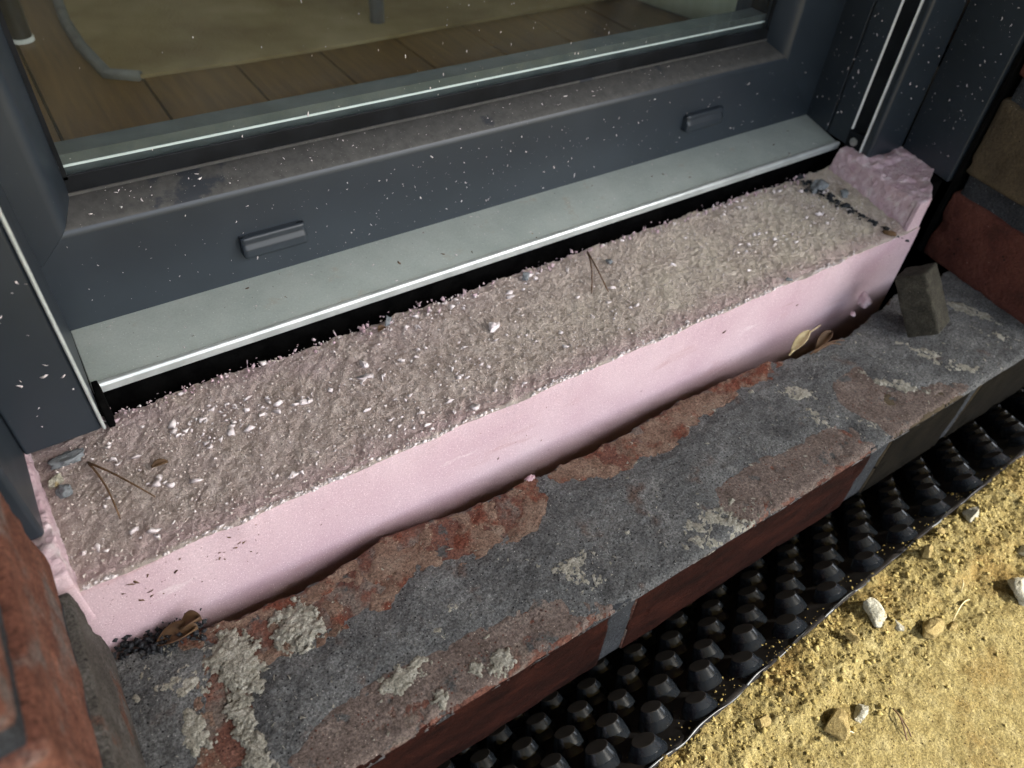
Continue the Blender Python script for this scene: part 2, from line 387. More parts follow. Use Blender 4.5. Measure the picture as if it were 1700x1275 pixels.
m_gasket = mat('black_gasket', [(.4, (.004, .005, .0065)), (.6, (.008, .0095, .012))], scale=40, rough=.5, spec=.15)
m_black = mat('black_rubber', [(.4, (.0018, .0018, .0018)), (.6, (.0042, .0042, .004))], scale=90, rough=.95, spec=.04, bumps=((500, .5, .0008),))
m_alu = mat('anodised_aluminium', [(.3, (.31, .355, .330)), (.55, (.375, .42, .392)), (.8, (.43, .47, .44))], scale=26, rough=.55, metallic=.2, spec=.5, rvar=.08, nrough=.65,
            second=((.36, .36, .31), 60, .60, .72), grain=(900, .10), specks=(((.07, .065, .05), 210, .05, .03, .9), ((.78, .80, .77), 600, .09, .05, .80), ((.25, .2, .1), 120, .05, .04, .93)))
m_alu_highlight = mat('aluminium_and_highlight', [(.4, (.50, .54, .53)), (.6, (.62, .66, .65))], scale=60, rough=.3, metallic=.4)  # metal of the sill lip, also the painted highlight on the left rail
m_spacer = mat('spacer_bar', [(.4, (.075, .095, .10)), (.6, (.10, .12, .125))], scale=60, rough=.4, metallic=.5)
m_spaceredge = mat('spacer_edge', [(1, (.62, .68, .68))], rough=.4)
m_membrane = mat('black_polyethylene', [(.35, (.007, .009, .012)), (.65, (.014, .017, .021))], scale=70, rough=.19, spec=.45, rvar=.06,
                 bumps=((900, .10, .0003),), specks=(((.09, .08, .075), 500, .06, .04, .86),))
m_membdust = mat('dusty_polyethylene', [(.35, (.014, .013, .013)), (.65, (.028, .025, .023))], scale=90, rough=.75, spec=.12, specks=(((.1, .09, .08), 500, .06, .04, .85),))
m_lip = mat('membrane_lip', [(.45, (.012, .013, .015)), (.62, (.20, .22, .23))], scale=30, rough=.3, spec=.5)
m_wood = mat('oak_floor', [(.25, (.060, .028, .006)), (.5, (.100, .048, .010)), (.75, (.138, .070, .017))], scale=34, rough=.45, spec=.4, stretch=(6, .35, 1), rand=True,
             bumps=((160, .2, .0008, (8, .4, 1)),))
m_reflection = mat('beige_reflection', [(.3, (.14, .095, .04)), (.55, (.26, .195, .10)), (.75, (.36, .29, .17))], scale=7, rough=1, spec=.1, bumps=((300, .8, .003),))  # colour of a pale reflection in the glass
m_reflection_edge = mat('grey_reflection_border', [(.3, (.12, .12, .115)), (.7, (.17, .17, .165))], scale=60, rough=1, spec=.1, bumps=((400, .8, .002),))
m_blackmetal = mat('black_metal', [(.4, (.010, .011, .012)), (.6, (.02, .021, .023))], scale=30, rough=.3, spec=.5)
m_greymetal = mat('grey_metal', [(.4, (.05, .055, .065)), (.6, (.075, .08, .09))], scale=30, rough=.4, spec=.5)
m_whiteplastic = mat('white_plastic', [(1, (.75, .75, .73))], rough=.5)
m_palebox = mat('pale_green_plastic', [(.4, (.70, .74, .50)), (.6, (.78, .82, .60))], scale=12, rough=.5, stretch=(8, 8, .6))
m_screw = mat('screw_steel', [(.4, (.35, .35, .33)), (.6, (.5, .5, .48))], scale=200, rough=.4, metallic=.8)
m_white = mat('white_seal', [(.4, (.74, .77, .77)), (.6, (.84, .86, .86))], scale=60, rough=.4)
m_needle = mat('dry_needle', [(.4, (.085, .045, .02)), (.6, (.15, .08, .035))], scale=200, rough=.7)
m_leaf = mat('dry_leaf', [(.3, (.06, .03, .012)), (.6, (.12, .065, .026)), (.8, (.18, .11, .05))], scale=120, rough=.7)
m_straw = mat('straw', [(.4, (.45, .36, .18)), (.6, (.58, .49, .28))], scale=200, rough=.8)
m_composite = mat('dark_composite', [(.3, (.024, .022, .016)), (.55, (.042, .039, .029)), (.8, (.066, .061, .046))], scale=160, rough=.9, spec=.25,
                  bumps=((600, 1, .0018), (1600, .8, .0008)), specks=(((.22, .2, .15), 800, .09, .05, .8),), grain=(800, .6))
m_chunk = mat('grey_mortar_chunk', [(.3, (.10, .11, .115)), (.7, (.24, .26, .27))], scale=220, rough=.95, bumps=((900, .8, .001),))
m_concrete = mat('concrete', [(.3, (.30, .29, .27)), (.7, (.40, .39, .37))], scale=8, rough=.9)
m_render = mat('brick_wall_far', [(.3, (.13, .05, .035)), (.7, (.2, .08, .05))], scale=8, rough=.9)
m_plaster = mat('room_plaster', [(.3, (.62, .60, .55)), (.7, (.70, .68, .63))], scale=8, rough=.9)

def glass_mat():
    m = bpy.data.materials.new('window_glass'); m.use_nodes = True
    n = m.node_tree.nodes; l = m.node_tree.links; n.remove(n['Principled BSDF'])
    tr = n.new('ShaderNodeBsdfTransparent'); tr.inputs[0].default_value = (.97, .985, .975, 1)
    gl = n.new('ShaderNodeBsdfGlossy'); gl.inputs['Roughness'].default_value = .0
    fr = n.new('ShaderNodeFresnel'); fr.inputs['IOR'].default_value = 1.16
    mx = n.new('ShaderNodeMixShader'); l.new(fr.outputs[0], mx.inputs[0]); l.new(tr.outputs[0], mx.inputs[1]); l.new(gl.outputs[0], mx.inputs[2])
    # thin dust film on the pane
    df = n.new('ShaderNodeBsdfDiffuse'); df.inputs[0].default_value = (.6, .6, .56, 1)
    tc = n.new('ShaderNodeTexCoord'); no = n.new('ShaderNodeTexNoise'); no.inputs['Scale'].default_value = 14; no.inputs['Detail'].default_value = 8; l.new(tc.outputs['Object'], no.inputs[0])
    mr = n.new('ShaderNodeMapRange'); mr.inputs[1].default_value = .35; mr.inputs[2].default_value = .8; mr.inputs[3].default_value = .001; mr.inputs[4].default_value = .010; l.new(no.outputs[0], mr.inputs[0])
    m2 = n.new('ShaderNodeMixShader'); l.new(mr.outputs[0], m2.inputs[0]); l.new(mx.outputs[0], m2.inputs[1]); l.new(df.outputs[0], m2.inputs[2])
    l.new(m2.outputs[0], n['Material Output'].inputs['Surface'])
    return m
m_glass = glass_mat()

# ------------------------------------------------------------------ the setting: sand ground
ZSILL = -0.128
def edge_y(x): return np.interp(x, [-2, .53, .80, 1.07, 1.52, 4], [-.49, -.447, -.429, -.421, -.399, -.36]) + .003 * np.sin(np.asarray(x) * 7)
ZE = -0.264
def axis(lo, hi, step, far_lo, far_hi):
    a = list(np.arange(lo, hi, step)); s = step
    while a[-1] < far_hi: s *= 1.35; a.append(a[-1] + s)
    b = []; s = step; q = lo
    while q > far_lo: s *= 1.35; q -= s; b.append(q)
    return np.array(b[::-1] + a)
gx = axis(.36, 1.78, .0026, -200, 200)
gt = axis(0.0, .40, .0026, -.0001, 200)            # distance out from the membrane edge
gt = gt[gt >= 0]
X, T = np.meshgrid(gx, gt, indexing='ij')
Y = edge_y(np.clip(X, -2, 4)) - T
near = np.exp(-np.clip(T - .1, 0, None) * 6)
smooth_zone = 1 / (1 + np.exp(-((T - .14) + .10 * (.95 - X) + .03 * fbm(X * 9, Y * 9, 0, 3)) * 60))   # trodden, smooth sand away from the edge
rough = 1 - .82 * smooth_zone
Z = ZE + .012 + .006 * fbm(X * 5, Y * 5, 0, 11) - .012 * np.exp(-T * 60)
Z += rough * (.012 * fbm(X * 22, Y * 22, 0, 21, 3) + .0065 * fbm(X * 60, Y * 60, 0, 31, 4, .6) + .0075 * np.abs(fbm(X * 150, Y * 150, 0, 41, 3, .75)) - .002 + .007 * np.clip(fbm(X * 38, Y * 38, 0, 43, 4, .7) - .1, 0, 1))
Z += .0014 * fbm(X * 240, Y * 240, 0, 51, 2)
ridge = T - (.085 + .02 * np.sin(X * 6) + .02 * fbm(X * 8, 0 * X, 0, 61))                    # little step where the sand was scraped
Z += .012 * np.exp(-(ridge / .012) ** 2) * (X > .5) * (.6 + .5 * fbm(X * 12, Y * 2, 0, 71)) - .012 * (1 / (1 + np.exp(-ridge * 160)))
Z = np.where((T > .6) | (X < .2) | (X > 2.1), ZE - .01, Z)
sand = mk('sand_ground', np.stack([X, Y, Z], -1).reshape(-1, 3), grid_faces(len(gx), len(gt))[:, ::-1], m_sand, smooth=True)
sand['kind'] = 'structure'
ZSAND = Z.copy()
def sand_z2(x, y):
    i = np.clip(np.searchsorted(gx, x), 0, len(gx) - 1); t = edge_y(x) - y
    j = np.clip(np.searchsorted(gt, t), 0, len(gt) - 1); return ZSAND[i, j]
# trench bottom and ground under the house
v, f = boxv(-4, 6, edge_y(0) - .02, .3, -1.1, -.75)
mk('trench_bottom', v, f, m_black)['kind'] = 'structure'

# unseen slab, added to shade the doorway: sun reaches only the sand in front
YB = -0.385; HS = 5.6
slab_y = YB - (HS - ZE) / math.tan(SUN_EL) * abs(SUN_H[1])
v, f = boxv(-9, 16, slab_y, .5, HS, HS + .5)
sl = mk('shade_slab', v, f, m_concrete, origin=(3, -1, HS)); sl['kind'] = 'structure'

# ------------------------------------------------------------------ room behind the door: plank floor, back wall
ZF = .05
fl = bpy.data.objects.new('interior_floor', None); COL.objects.link(fl); place(fl, (0, .6, ZF)); fl['kind'] = 'structure'
pw = .21
ang = math.radians(0)
for i in range(-6, 20):
    x0 = i * pw - .03
    v, f = boxv(x0 + .003, x0 + pw - .003, .62, 6.0, ZF - .05, ZF)
    mk('plank', v, f, m_wood, fl, origin=(x0, .62, ZF - .05))
v, f = boxv(-1.3, 4.3, .62, 6.0, ZF - .12, ZF - .055)
mk('underlay', v, f, m_black, fl, origin=(0, .62, ZF - .12))
v, f = boxv(-1.3, 4.3, 6.0, 6.2, ZF - .1, HS - .02)
mk('room_wall', v, f, m_plaster, origin=(1, 6, 0))['kind'] = 'structure'
for xa, xb, zt_ in ((-1.5, -1.3, 1.6), (4.3, 4.5, HS - .02)):      # left wall cut low, an opening added to light the room
    mk('room_wall', *boxv(xa, xb, .62, 6.2, ZF - .1, zt_), m_plaster, origin=(xa, 3, 0))['kind'] = 'structure'
mk('room_ceiling', *boxv(-1.5, 4.5, .62, 6.2, HS - .018, HS + .1), m_plaster, origin=(1, 3, HS))['kind'] = 'structure'
for xa, xb in ((-1.5, .0), (1.80, 4.5)):
    mk('room_wall', *boxv(xa, xb, .605, .70, ZF + .002, HS - .02), m_plaster, origin=(xa, .6, 0))['kind'] = 'structure'

# ------------------------------------------------------------------ brick sill
sill = thing('brick_sill', 'row of red bricks under smeared dark mortar in front of the pink insulation', 'brick sill', (.6, -.14, -.33))
back_px = [(200, 1090), (330, 1036), (380, 1025), (530, 960), (630, 890), (770, 840), (870, 796), (930, 770), (1030, 720), (1100, 678), (1180, 637), (1270, 597), (1330, 590), (1400, 560), (1480, 492), (1560, 455)]
bk = np.array([at(px, py, 2, ZSILL)[:2] for px, py in back_px])
def back_y(x):
    x = np.asarray(x, float)
    return np.interp(x, bk[:, 0], bk[:, 1]) - .004 + .007 * fbm(x * 34, x * 0, 0, 81, 4, .65)
YF = -.2955; ZB = -.288; DY = -YF
def front_chip(x): return .002 + .010 * np.clip(fbm(x * 30, 0 * x, 0, 411, 5, .7) - .02, 0, 1)
sill_bricks = [(.022, .562, m_brick), (.605, 1.125, m_brick), (1.179, 1.415, m_brickbrown), (1.449, 2.02, m_brickbrown)]
for k, (x0, x1, mt) in enumerate(sill_bricks):
    dim = (x1 - x0, DY, ZSILL - ZB); c = np.array([(x0 + x1) / 2, YF + DY / 2, (ZSILL + ZB) / 2])
    v, f = rbox(dim, (int(110 * dim[0] / .55), 52, 26), .006, 100 + k, .0022, 26, .014)
    v = v + c
    by = np.clip(back_y(v[:, 0]), -.08, .01)
    v[:, 1] = YF + (v[:, 1] - YF) / DY * (by - YF)
    # front face takes the brick colour darkened for shade, rough top
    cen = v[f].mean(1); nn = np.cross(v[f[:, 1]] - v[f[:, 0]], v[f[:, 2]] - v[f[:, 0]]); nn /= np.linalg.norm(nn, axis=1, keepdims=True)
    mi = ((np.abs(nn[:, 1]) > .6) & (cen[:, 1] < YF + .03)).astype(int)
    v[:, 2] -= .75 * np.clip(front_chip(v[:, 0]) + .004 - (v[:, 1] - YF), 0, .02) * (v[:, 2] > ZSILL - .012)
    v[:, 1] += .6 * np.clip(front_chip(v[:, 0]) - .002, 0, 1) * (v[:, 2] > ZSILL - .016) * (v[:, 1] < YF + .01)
    fm = m_redface_shade if mt is m_brick else m_brownface_shade
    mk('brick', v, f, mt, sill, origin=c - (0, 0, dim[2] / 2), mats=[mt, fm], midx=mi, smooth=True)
# vertical joints, bed joint, second course below
for x0, x1 in ((-.03, .022), (.562, .605), (1.125, 1.179), (1.415, 1.449)):
    v, f = rbox((x1 - x0 + .006, DY - .066, .155), (6, 30, 20), .002, int(x0 * 1000) + 7, .0018, 50)
    c = np.array([(x0 + x1) / 2, YF + .004 + (DY - .066) / 2, ZSILL - .078])
    mk('mortar_joint', v + c, f, m_joint, sill, origin=c, smooth=True)
v, f = rbox((2.6, DY - .06, .036), (260, 26, 6), .004, 5, .003, 40)
mk('mortar_bed', v + np.array([.9, YF + .022 + (DY - .06) / 2, ZB - .0185]), f, m_joint, sill, origin=(.9, -.139, ZB - .05), smooth=True)
for k, x0 in enumerate((-.45, .14, .73, 1.32, 1.91)):
    v, f = rbox((.55, .19, .155), (40, 18, 12), .006, 140 + k, .0022, 26, .01)
    c = np.array([x0 + .275, -.125, ZB - .115])
    mk('brick', v + c, f, m_deepshade, sill, origin=c - (0, 0, .077), smooth=True)  # lower course coloured black for the trench shade
v, f = boxv(-.5, 2.5, -.215, -.018, -.8, ZB - .194)
mk('foundation', v, f, m_deepshade, sill, origin=(.9, -.14, -.8))

# mortar smeared over the brick tops: a height field that dips under the brick where the brick shows
def poly(pxs): return np.array([at(px, py, 2, ZSILL)[:2] for px, py in pxs])
def sdist(P, x, y):
    """signed distance to a polygon, positive inside"""
    d = np.full(x.shape, 1e9); ins = np.zeros(x.shape, bool); n = len(P)
    for i in range(n):
        a, b = P[i], P[(i + 1) % n]; e = b - a
        t = np.clip(((x - a[0]) * e[0] + (y - a[1]) * e[1]) / (e @ e + 1e-12), 0, 1)
        d = np.minimum(d, np.hypot(x - a[0] - t * e[0], y - a[1] - t * e[1]))
        cr = ((a[1] > y) != (b[1] > y)) & (x < (b[0] - a[0]) * (y - a[1]) / (b[1] - a[1] + 1e-12) + a[0])
        ins ^= cr
    return np.where(ins, d, -d)
bare = [  # where brick shows through: photo outlines laid on the sill plane
    [(300, 1040), (460, 985), (640, 870), (790, 815), (880, 790), (905, 830), (885, 880), (830, 900), (770, 930), (690, 945), (650, 985), (640, 1005), (560, 1050), (500, 1085), (440, 1110), (425, 1150), (430, 1285), (330, 1285), (335, 1150), (350, 1075), (300, 1070)],
    [(1030, 1012), (940, 1002), (890, 1000), (830, 1045), (800, 1050), (740, 1085), (660, 1115), (600, 1160), (560, 1180), (510, 1240), (460, 1300), (580, 1330)],
    [(1455, 745), (1400, 706), (1370, 715), (1330, 745), (1270, 765), (1195, 812), (1200, 850), (1250, 870)],
    [(1295, 600), (1260, 585), (1180, 625), (1100, 670), (1030, 710), (930, 760), (900, 780), (930, 800), (1000, 790), (1055, 785), (1060, 765), (1110, 745), (1160, 700), (1215, 660), (1225, 645), (1290, 622)],
    [(1385, 640), (1425, 612), (1450, 640), (1500, 655), (1560, 640), (1610, 640), (1500, 735), (1455, 705), (1400, 672)],
]
def hgrid(x0, x1, y0, y1, st):
    xs = np.arange(x0, x1, st); ys = np.arange(y0, y1, st)
    return np.meshgrid(xs, ys, indexing='ij') + [len(xs), len(ys)]
def keep(V, F, ok):
    return F[ok[F].all(1)]
X, Y, nu, nv = hgrid(-.02, 1.79, YF + .001, .03, .0034)
m = np.full(X.shape, -1.0)
for q in bare: m = np.maximum(m, sdist(poly(q), X, Y))
wob = .012 * fbm(X * 22, Y * 22, 0, 91, 4, .62) + .004 * fbm(X * 90, Y * 90, 0, 95, 3)
h = np.clip((-m + wob) * .16, -.006, .0036)
h = h + np.where(h > 0, .0016 * fbm(X * 40, Y * 40, 0, 97, 3) + .0018 * fbm(X * 140, Y * 140, 0, 99, 3) - .003 * np.clip(fbm(X * 28, Y * 28, 0, 89, 3) - .35, 0, 1), 0)
h -= .009 * np.exp(-np.clip(Y - YF - front_chip(X), 0, None) / .003)
Zs = ZSILL + .0012 + h
V = np.stack([X, Y, Zs], -1).reshape(-1, 3)
ok = (Y < back_y(X) - .001).ravel()
F = keep(V, grid_faces(nu, nv), ok)
mk('mortar_smear', V, F, m_mortar, sill, origin=(.6, -.14, ZSILL), smooth=True)
# thin greyish and tan films on the bare brick
for nm, pi, mt, thr, sd in (('lime_film', 1, m_film, -.30, 1), ('lime_film', 2, m_film, -.45, 2), ('lime_film', 4, m_film, -.35, 3), ('tan_film', 3, m_tan, -.15, 4), ('tan_film', 0, m_tan, -.02, 5)):
    P_ = poly(bare[pi]); x0, y0 = P_.min(0) - .01; x1, y1 = P_.max(0) + .01
    y0 = max(y0, YF + .002)
    X, Y, nu, nv = hgrid(x0, x1, y0, y1, .0032)
    g = fbm(X * 26, Y * 26, 0, 200 + sd, 4, .65) - thr
    h = np.clip(np.minimum(g * .01, (sdist(P_, X, Y) + .01) * .3), -.006, .0016) + .0008 * fbm(X * 130, Y * 130, 0, 210 + sd, 2)
    h -= .009 * np.exp(-np.clip(Y - YF - front_chip(X), 0, None) / .003)
    V = np.stack([X, Y, ZSILL + .0006 + h], -1).reshape(-1, 3)
    F = keep(V, grid_faces(nu, nv), (Y < back_y(X) - .003).ravel())
    F = F[(h.ravel()[F] > -.004).any(1)]
    mk(nm, V, F, mt, sill, origin=(x0, y0, ZSILL), smooth=True)
# pale lime and mortar spatters
def spatter(px, py, r, hgt, seed, thr=0.0, stretch=(1, 1), m_=None, rot=0.0):
    c = at(px, py, 2, ZSILL)
    X, Y, nu, nv = hgrid(-r * 1.6, r * 1.6, -r * 1.6, r * 1.6, max(.0016, r / 32))
    cr, sr = math.cos(rot), math.sin(rot)
    xr = (X * cr + Y * sr) / stretch[0]; yr = (-X * sr + Y * cr) / stretch[1]
    d = np.hypot(xr, yr) / r
    g = 1 - d + 1.0 * fbm(X / r * 2.0, Y / r * 2.0, 0, seed, 5, .82) - thr - .1
    h = np.clip(g * .010, -.01, hgt * .38) + np.where(g > 0, (.0012 + hgt * .16) * fbm(X * 170, Y * 170, 0, seed + 3, 3, .75), -.0)
    gx_, gy_ = X + c[0], Y + c[1]
    h -= .012 * np.exp(-np.clip(gy_ - YF, 0, None) / .004)
    V = np.stack([gx_, gy_, ZSILL + .0035 + h], -1).reshape(-1, 3)
    F = keep(V, grid_faces(nu, nv), ((gy_ < back_y(gx_) - .002) & (gy_ > YF + .001)).ravel())
    F = F[(g.ravel()[F] > -.1).any(1)]
    if len(F): mk('lime_spatter', V, F, m_ or m_lime, sill, origin=(c[0], c[1], ZSILL), smooth=True)
for a in [(492, 1045, .028, .009, 1, 0, (1, 1.2)), (388, 1105, .040, .007, 2, .10, (.75, 1.4)), (405, 1200, .032, .005, 3, .35, (.5, 1.6)), (300, 1130, .05, .003, 4, .62, (1, 1)),
          (255, 1120, .05, .003, 14, .62, (1, 1.2)), (320, 1215, .045, .003, 15, .66, (1, 1.2)), (430, 1255, .03, .005, 16, .3, (.7, 1.6)),
          (960, 945, .044, .004, 5, .18, (1, 1.1)), (893, 935, .016, .003, 17, .35, (.6, 1.6)), (1038, 888, .0075, .006, 6, 0, (1, 1)), (1190, 882, .055, .004, 7, .08, (1.2, .8)), (1325, 655, .034, .004, 8, .25, (1.6, .6), None, -.6), (1365, 690, .03, .003, 9, .3, (1.8, .5), None, -.7),
          (1246, 653, .0065, .006, 10, 0, (1.3, .8)), (1560, 600, .05, .004, 11, .12, (1.9, .5), None, -1.1), (1610, 520, .04, .004, 12, .1, (1.8, .5), None, -1.2), (1650, 560, .03, .003, 13, .25, (1.6, .6), None, -1.1),
          (1350, 700, .02, .003, 18, .3, (1.8, .6), None, -.8), (1430, 705, .02, .003, 19, .3, (1.8, .6), None, -.8), (833, 1098, .02, .003, 20, .3, (1, 1)), (730, 1160, .014, .003, 21, .3, (1, 1)), (790, 1112, .014, .003, 22, .35, (1, 1)), (670, 1125, .026, .003, 23, .35, (1.6, .8)),
          (750, 1010, .02, .002, 24, .5, (1.5, .8)), (735, 1045, .02, .002, 25, .5, (1.5, .8)), (1490, 640, .04, .003, 26, .35, (1.8, .6), None, -.9)]:
    spatter(*a)

# ------------------------------------------------------------------ the two brick reveals
def pier(label, side, xr, ys, mats_, seed):
    """side +1: wall goes on to the right; xr(y) gives the reveal line"""
    t = thing('brick_pier', label, 'brick pier', (xr(-.14) + side * .3, -.14, ZSILL))
    y0, y1 = ys
    z = ZSILL + .001; k = 0
    slope = (xr(y1) - xr(y0)) / (y1 - y0)
    per = .2; hb = .157
    while k < 12:
        Lb = .56 if k % 2 == 0 else .27
        xs = 0.0; j = 0
        while xs < 1.2:
            L = Lb if j == 0 else .56
            v, f = rbox((L, y1 - y0, hb), (24 if k < 3 and j == 0 else 8, 40 if k < 3 and j == 0 else 8, 26 if k < 3 and j == 0 else 4), .008, seed + k * 5 + j, .0028, 24, .016)
            yc = (y0 + y1) / 2
            c = np.array([xr(yc) + side * (xs + L / 2), yc, z + hb / 2])
            v = v + c; v[:, 0] += slope * (v[:, 1] - yc)
            mk('brick', v, f, mats_[k % len(mats_)], t, origin=c - (0, 0, hb / 2), smooth=True)
            xs += L + .045; j += 1
        z += per; k += 1
    n = 80
    v, f = rbox((1.3, y1 - y0 - .022, 2.4), (30, 40, 260), .004, seed + 90, .0022, 40)
    yc = (y0 + y1) / 2
    c = np.array([xr(yc) + side * (.65 + .010), yc, ZSILL + 1.2])
    v = v + c; v[:, 0] += slope * (v[:, 1] - yc)
    mk('mortar_joint', v, f, m_joint, t, origin=c - (0, 0, 1.2), smooth=True)
    # the rest of the wall, out of the picture
    xa = xr(yc) + side * 1.36; xb = xr(yc) + side * 12
    v, f = boxv(min(xa, xb), max(xa, xb), y0, y1 + .4, -.9, HS - .01)
    mk('wall_beyond', v, f, m_render, t, origin=(xa, yc, -.9))
    v, f = boxv(min(xr(yc) + side * .02, xa - side * .01), max(xr(yc) + side * .02, xa - side * .01), y0 + .01, y1, ZSILL + 2.41, HS - .01)
    mk('wall_above', v, f, m_render, t, origin=(xa, yc, ZSILL + 2.4))
    return t
def xr_right(y): return 1.713 + (y + .016) * .171
def xr_left(y): return -.009 + 0 * y
pr = pier('brick reveal at the right edge, deep red brick below brown brick', 1, xr_right, (YF + .001, .032), [m_brickred2, m_brickbrown, m_brickred2, m_brickbrown], 300)
pl = pier('out of focus orange brick reveal in the lower left corner', -1, xr_left, (YF + .001, -.010), [m_smearbrick, m_brickorange, m_brickorange, m_brickbrown], 500)

# ------------------------------------------------------------------ dimpled membrane
mem = thing('drainage_membrane', 'black dimpled plastic drainage membrane lining the trench beside the sand', 'membrane', (1, -.42, -.6))
def tilt(x): return math.radians(1) * np.interp(x, [.4, .9, 1.5, 2.2], [43, 43, 40, 36])
def sheet(x, s):
    t = tilt(x); return np.stack([x, edge_y(x) + .002 + s * np.sin(t), ZE - s * np.cos(t)], -1)
def sheet_n(x):
    t = tilt(x); return np.stack([0 * x, np.cos(t), np.sin(t)], -1)
xs = np.linspace(-.2, 2.6, 340); ss = np.concatenate([np.linspace(-.012, .05, 8), np.linspace(.06, .62, 30)])
X, T = np.meshgrid(xs, ss, indexing='ij')
V = sheet(X, T) + sheet_n(X) * (.0022 * fbm(X * 14, T * 14, 0, 601, 3))[..., None]
top = T < -.005
V[..., 2] += np.where(top, .001 * np.sin(X * 2 * math.pi / .104) + .002 * fbm(X * 30, 0 * X, 0, 603), 0)
V = V.reshape(-1, 3)
ms = mk('sheet', V, grid_faces(len(xs), len(ss)), m_membdust, mem, origin=(1, -.42, -.6), smooth=True)
so_ = ms.modifiers.new('thick', 'SOLIDIFY'); so_.thickness = .0012; so_.offset = 0
# upper lip: cut plastic edge catching the light, standing a little above the sand
lx = np.linspace(.2, 2.2, 520)
lt = []
for i, x in enumerate(lx):
    p = sheet(np.array(x), np.array(-.012)); b_ = .0008 * math.sin(x * 2 * math.pi / .104) + .002 * float(vnoise(x * 23, 0, 0, 605))
    lt.append(p + np.array([0, .001 + .0012 * math.sin(x * 2 * math.pi / .104 + 1) + .0015 * float(vnoise(x * 31, 5, 0, 606)), -.001 + b_]))
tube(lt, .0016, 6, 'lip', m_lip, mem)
# dimples: lathe profile with a small rib
prof = [(.0335, -.0006), (.0305, .0006), (.0284, .0028), (.0234, .0125), (.0227, .0130), (.0229, .0138), (.0174, .0245), (.0166, .0262), (.0155, .0269), (.0, .0266)]
K = 20
DV = []
for r, z_ in prof[:-1]:
    for q in range(K):
        th = 2 * math.pi * q / K; DV.append((r * math.cos(th), r * math.sin(th), z_))
DV.append((0, 0, prof[-1][1]))
DF = []
for i in range(len(prof) - 2):
    for q in range(K): DF.append((i * K + q, i * K + (q + 1) % K, (i + 1) * K + (q + 1) % K, (i + 1) * K + q))
b0 = (len(prof) - 2) * K
for q in range(K): DF.append((b0 + q, b0 + (q + 1) % K, b0 + K))
dm = bpy.data.meshes.new('dimple'); dm.from_pydata([tuple(np.array(q) * S) for q in DV], [], DF); dm.update()
dm.materials.append(m_membrane); dm.materials.append(m_membdust)
for p in dm.polygons:
    p.use_smooth = True
    if p.center.z > .0264 * S: p.material_index = 1
dm.set_sharp_from_angle(angle=math.radians(32))
nd = 0
for j in range(0, 10):
    for i in range(-12, 19):
        x = .543 + .1030 * i + .0480 * j
        if x < .16 or x > 2.15: continue
        s = .021 + .0400 * j
        xa = np.array(x + .002 * float(vnoise(i * 1.7, j * 2.1)))
        p = sheet(xa, np.array(s)); n = sheet_n(xa)
        if p[1] > -.235: continue
        ob = bpy.data.objects.new('dimple', dm); COL.objects.link(ob)
        place(ob, p - n * .001, mem)
        q = Vector(n + np.array([.03 * float(vnoise(i * 3.3, j * 1.9, 0, 7)), 0, .03 * float(vnoise(i * 2.3, j * 4.1, 0, 8))])).to_track_quat('Z', 'Y')
        ob.rotation_mode = 'QUATERNION'; ob.rotation_quaternion = q
        sc_ = 1 + .05 * float(vnoise(i * 5.1, j * 3.3, 0, 9)); ob.scale = (sc_, sc_, (.72 if j == 0 else 1) * sc_)
        nd += 1

# ------------------------------------------------------------------ pink insulation board
foam = thing('insulation_board', 'pink rigid foam insulation board with dirty rough-cut top under the door', 'insulation', (.78, .13, -.5))
nx = np.arange(-.03, 1.578, .0024); ny = np.concatenate([np.arange(0, .02, .0014), np.arange(.02, .272, .0023)])
X, Y = np.meshgrid(nx, ny, indexing='ij')
st = X * math.cos(.6) - Y * math.sin(.6)
Z = .0026 * fbm(X * 6, Y * 6, 0, 701) + .0024 * fbm(st * 75, (X + Y) * 12, 0, 703, 3) + .0018 * fbm(X * 120, Y * 120, 0, 705, 3, .65) + .0030 * np.clip(fbm(X * 60, Y * 60, 0, 707, 2) - .3, 0, 1)
Z += .0012 * fbm(X * 230, Y * 190, 0, 715, 2) - .0040 * np.clip(fbm(X * 85, Y * 70, 0, 717, 3, .7) - .22, 0, 1)
Z *= np.clip(Y / .010, .25, 1)
Z += np.clip((Y - .235) / .035, 0, 1) * (.006 * fbm(X * 45, Y * 30, 0, 709, 3) - .002)
Yd = Y + np.clip((Y - .2) / .07, 0, 1) * (.010 * fbm(X * 16, X * 0, 0, 711, 5, .65) - .004) + np.clip(1 - Y / .02, 0, 1) * .0045 * fbm(X * 22, X * 0, 0, 713, 4)
V1 = np.stack([X + np.clip((X - 1.3) / .28, 0, 1) * .20 * Y, Yd, Z], -1).reshape(-1, 3); F1 = grid_faces(len(nx), len(ny))
mk('rough_top', V1, F1, m_foamtop, foam, origin=(0, 0, 0), smooth=True)
# smooth front face, hanging down behind the sill bricks
fx = np.arange(-.10, 1.5835, .0028); fz = np.linspace(0, 1, 26)
X, T = np.meshgrid(fx, fz, indexing='ij')
i0 = np.clip(np.searchsorted(nx, fx), 0, len(nx) - 1)
zt = Z[i0, 0]; yt = Yd[i0, 0]
Zf = zt[:, None] * (1 - T) + T * -.46
w_ = np.exp(-T * 18)
Yf = yt[:, None] * w_ + (1 - w_) * (.0012 * fbm(X * 9, Zf * 9, 0, 721)) 
V2 = np.stack([X, Yf, Zf], -1).reshape(-1, 3)
mk('front_face', V2, grid_faces(len(fx), len(fz))[:, ::-1], m_foam, foam, origin=(0, 0, -.46), smooth=True)
v, f = boxv(-.10, 1.58, .045, .262, -.46, -.014)
mk('core', v, f, m_foam, foam, origin=(.7, .15, -.46))
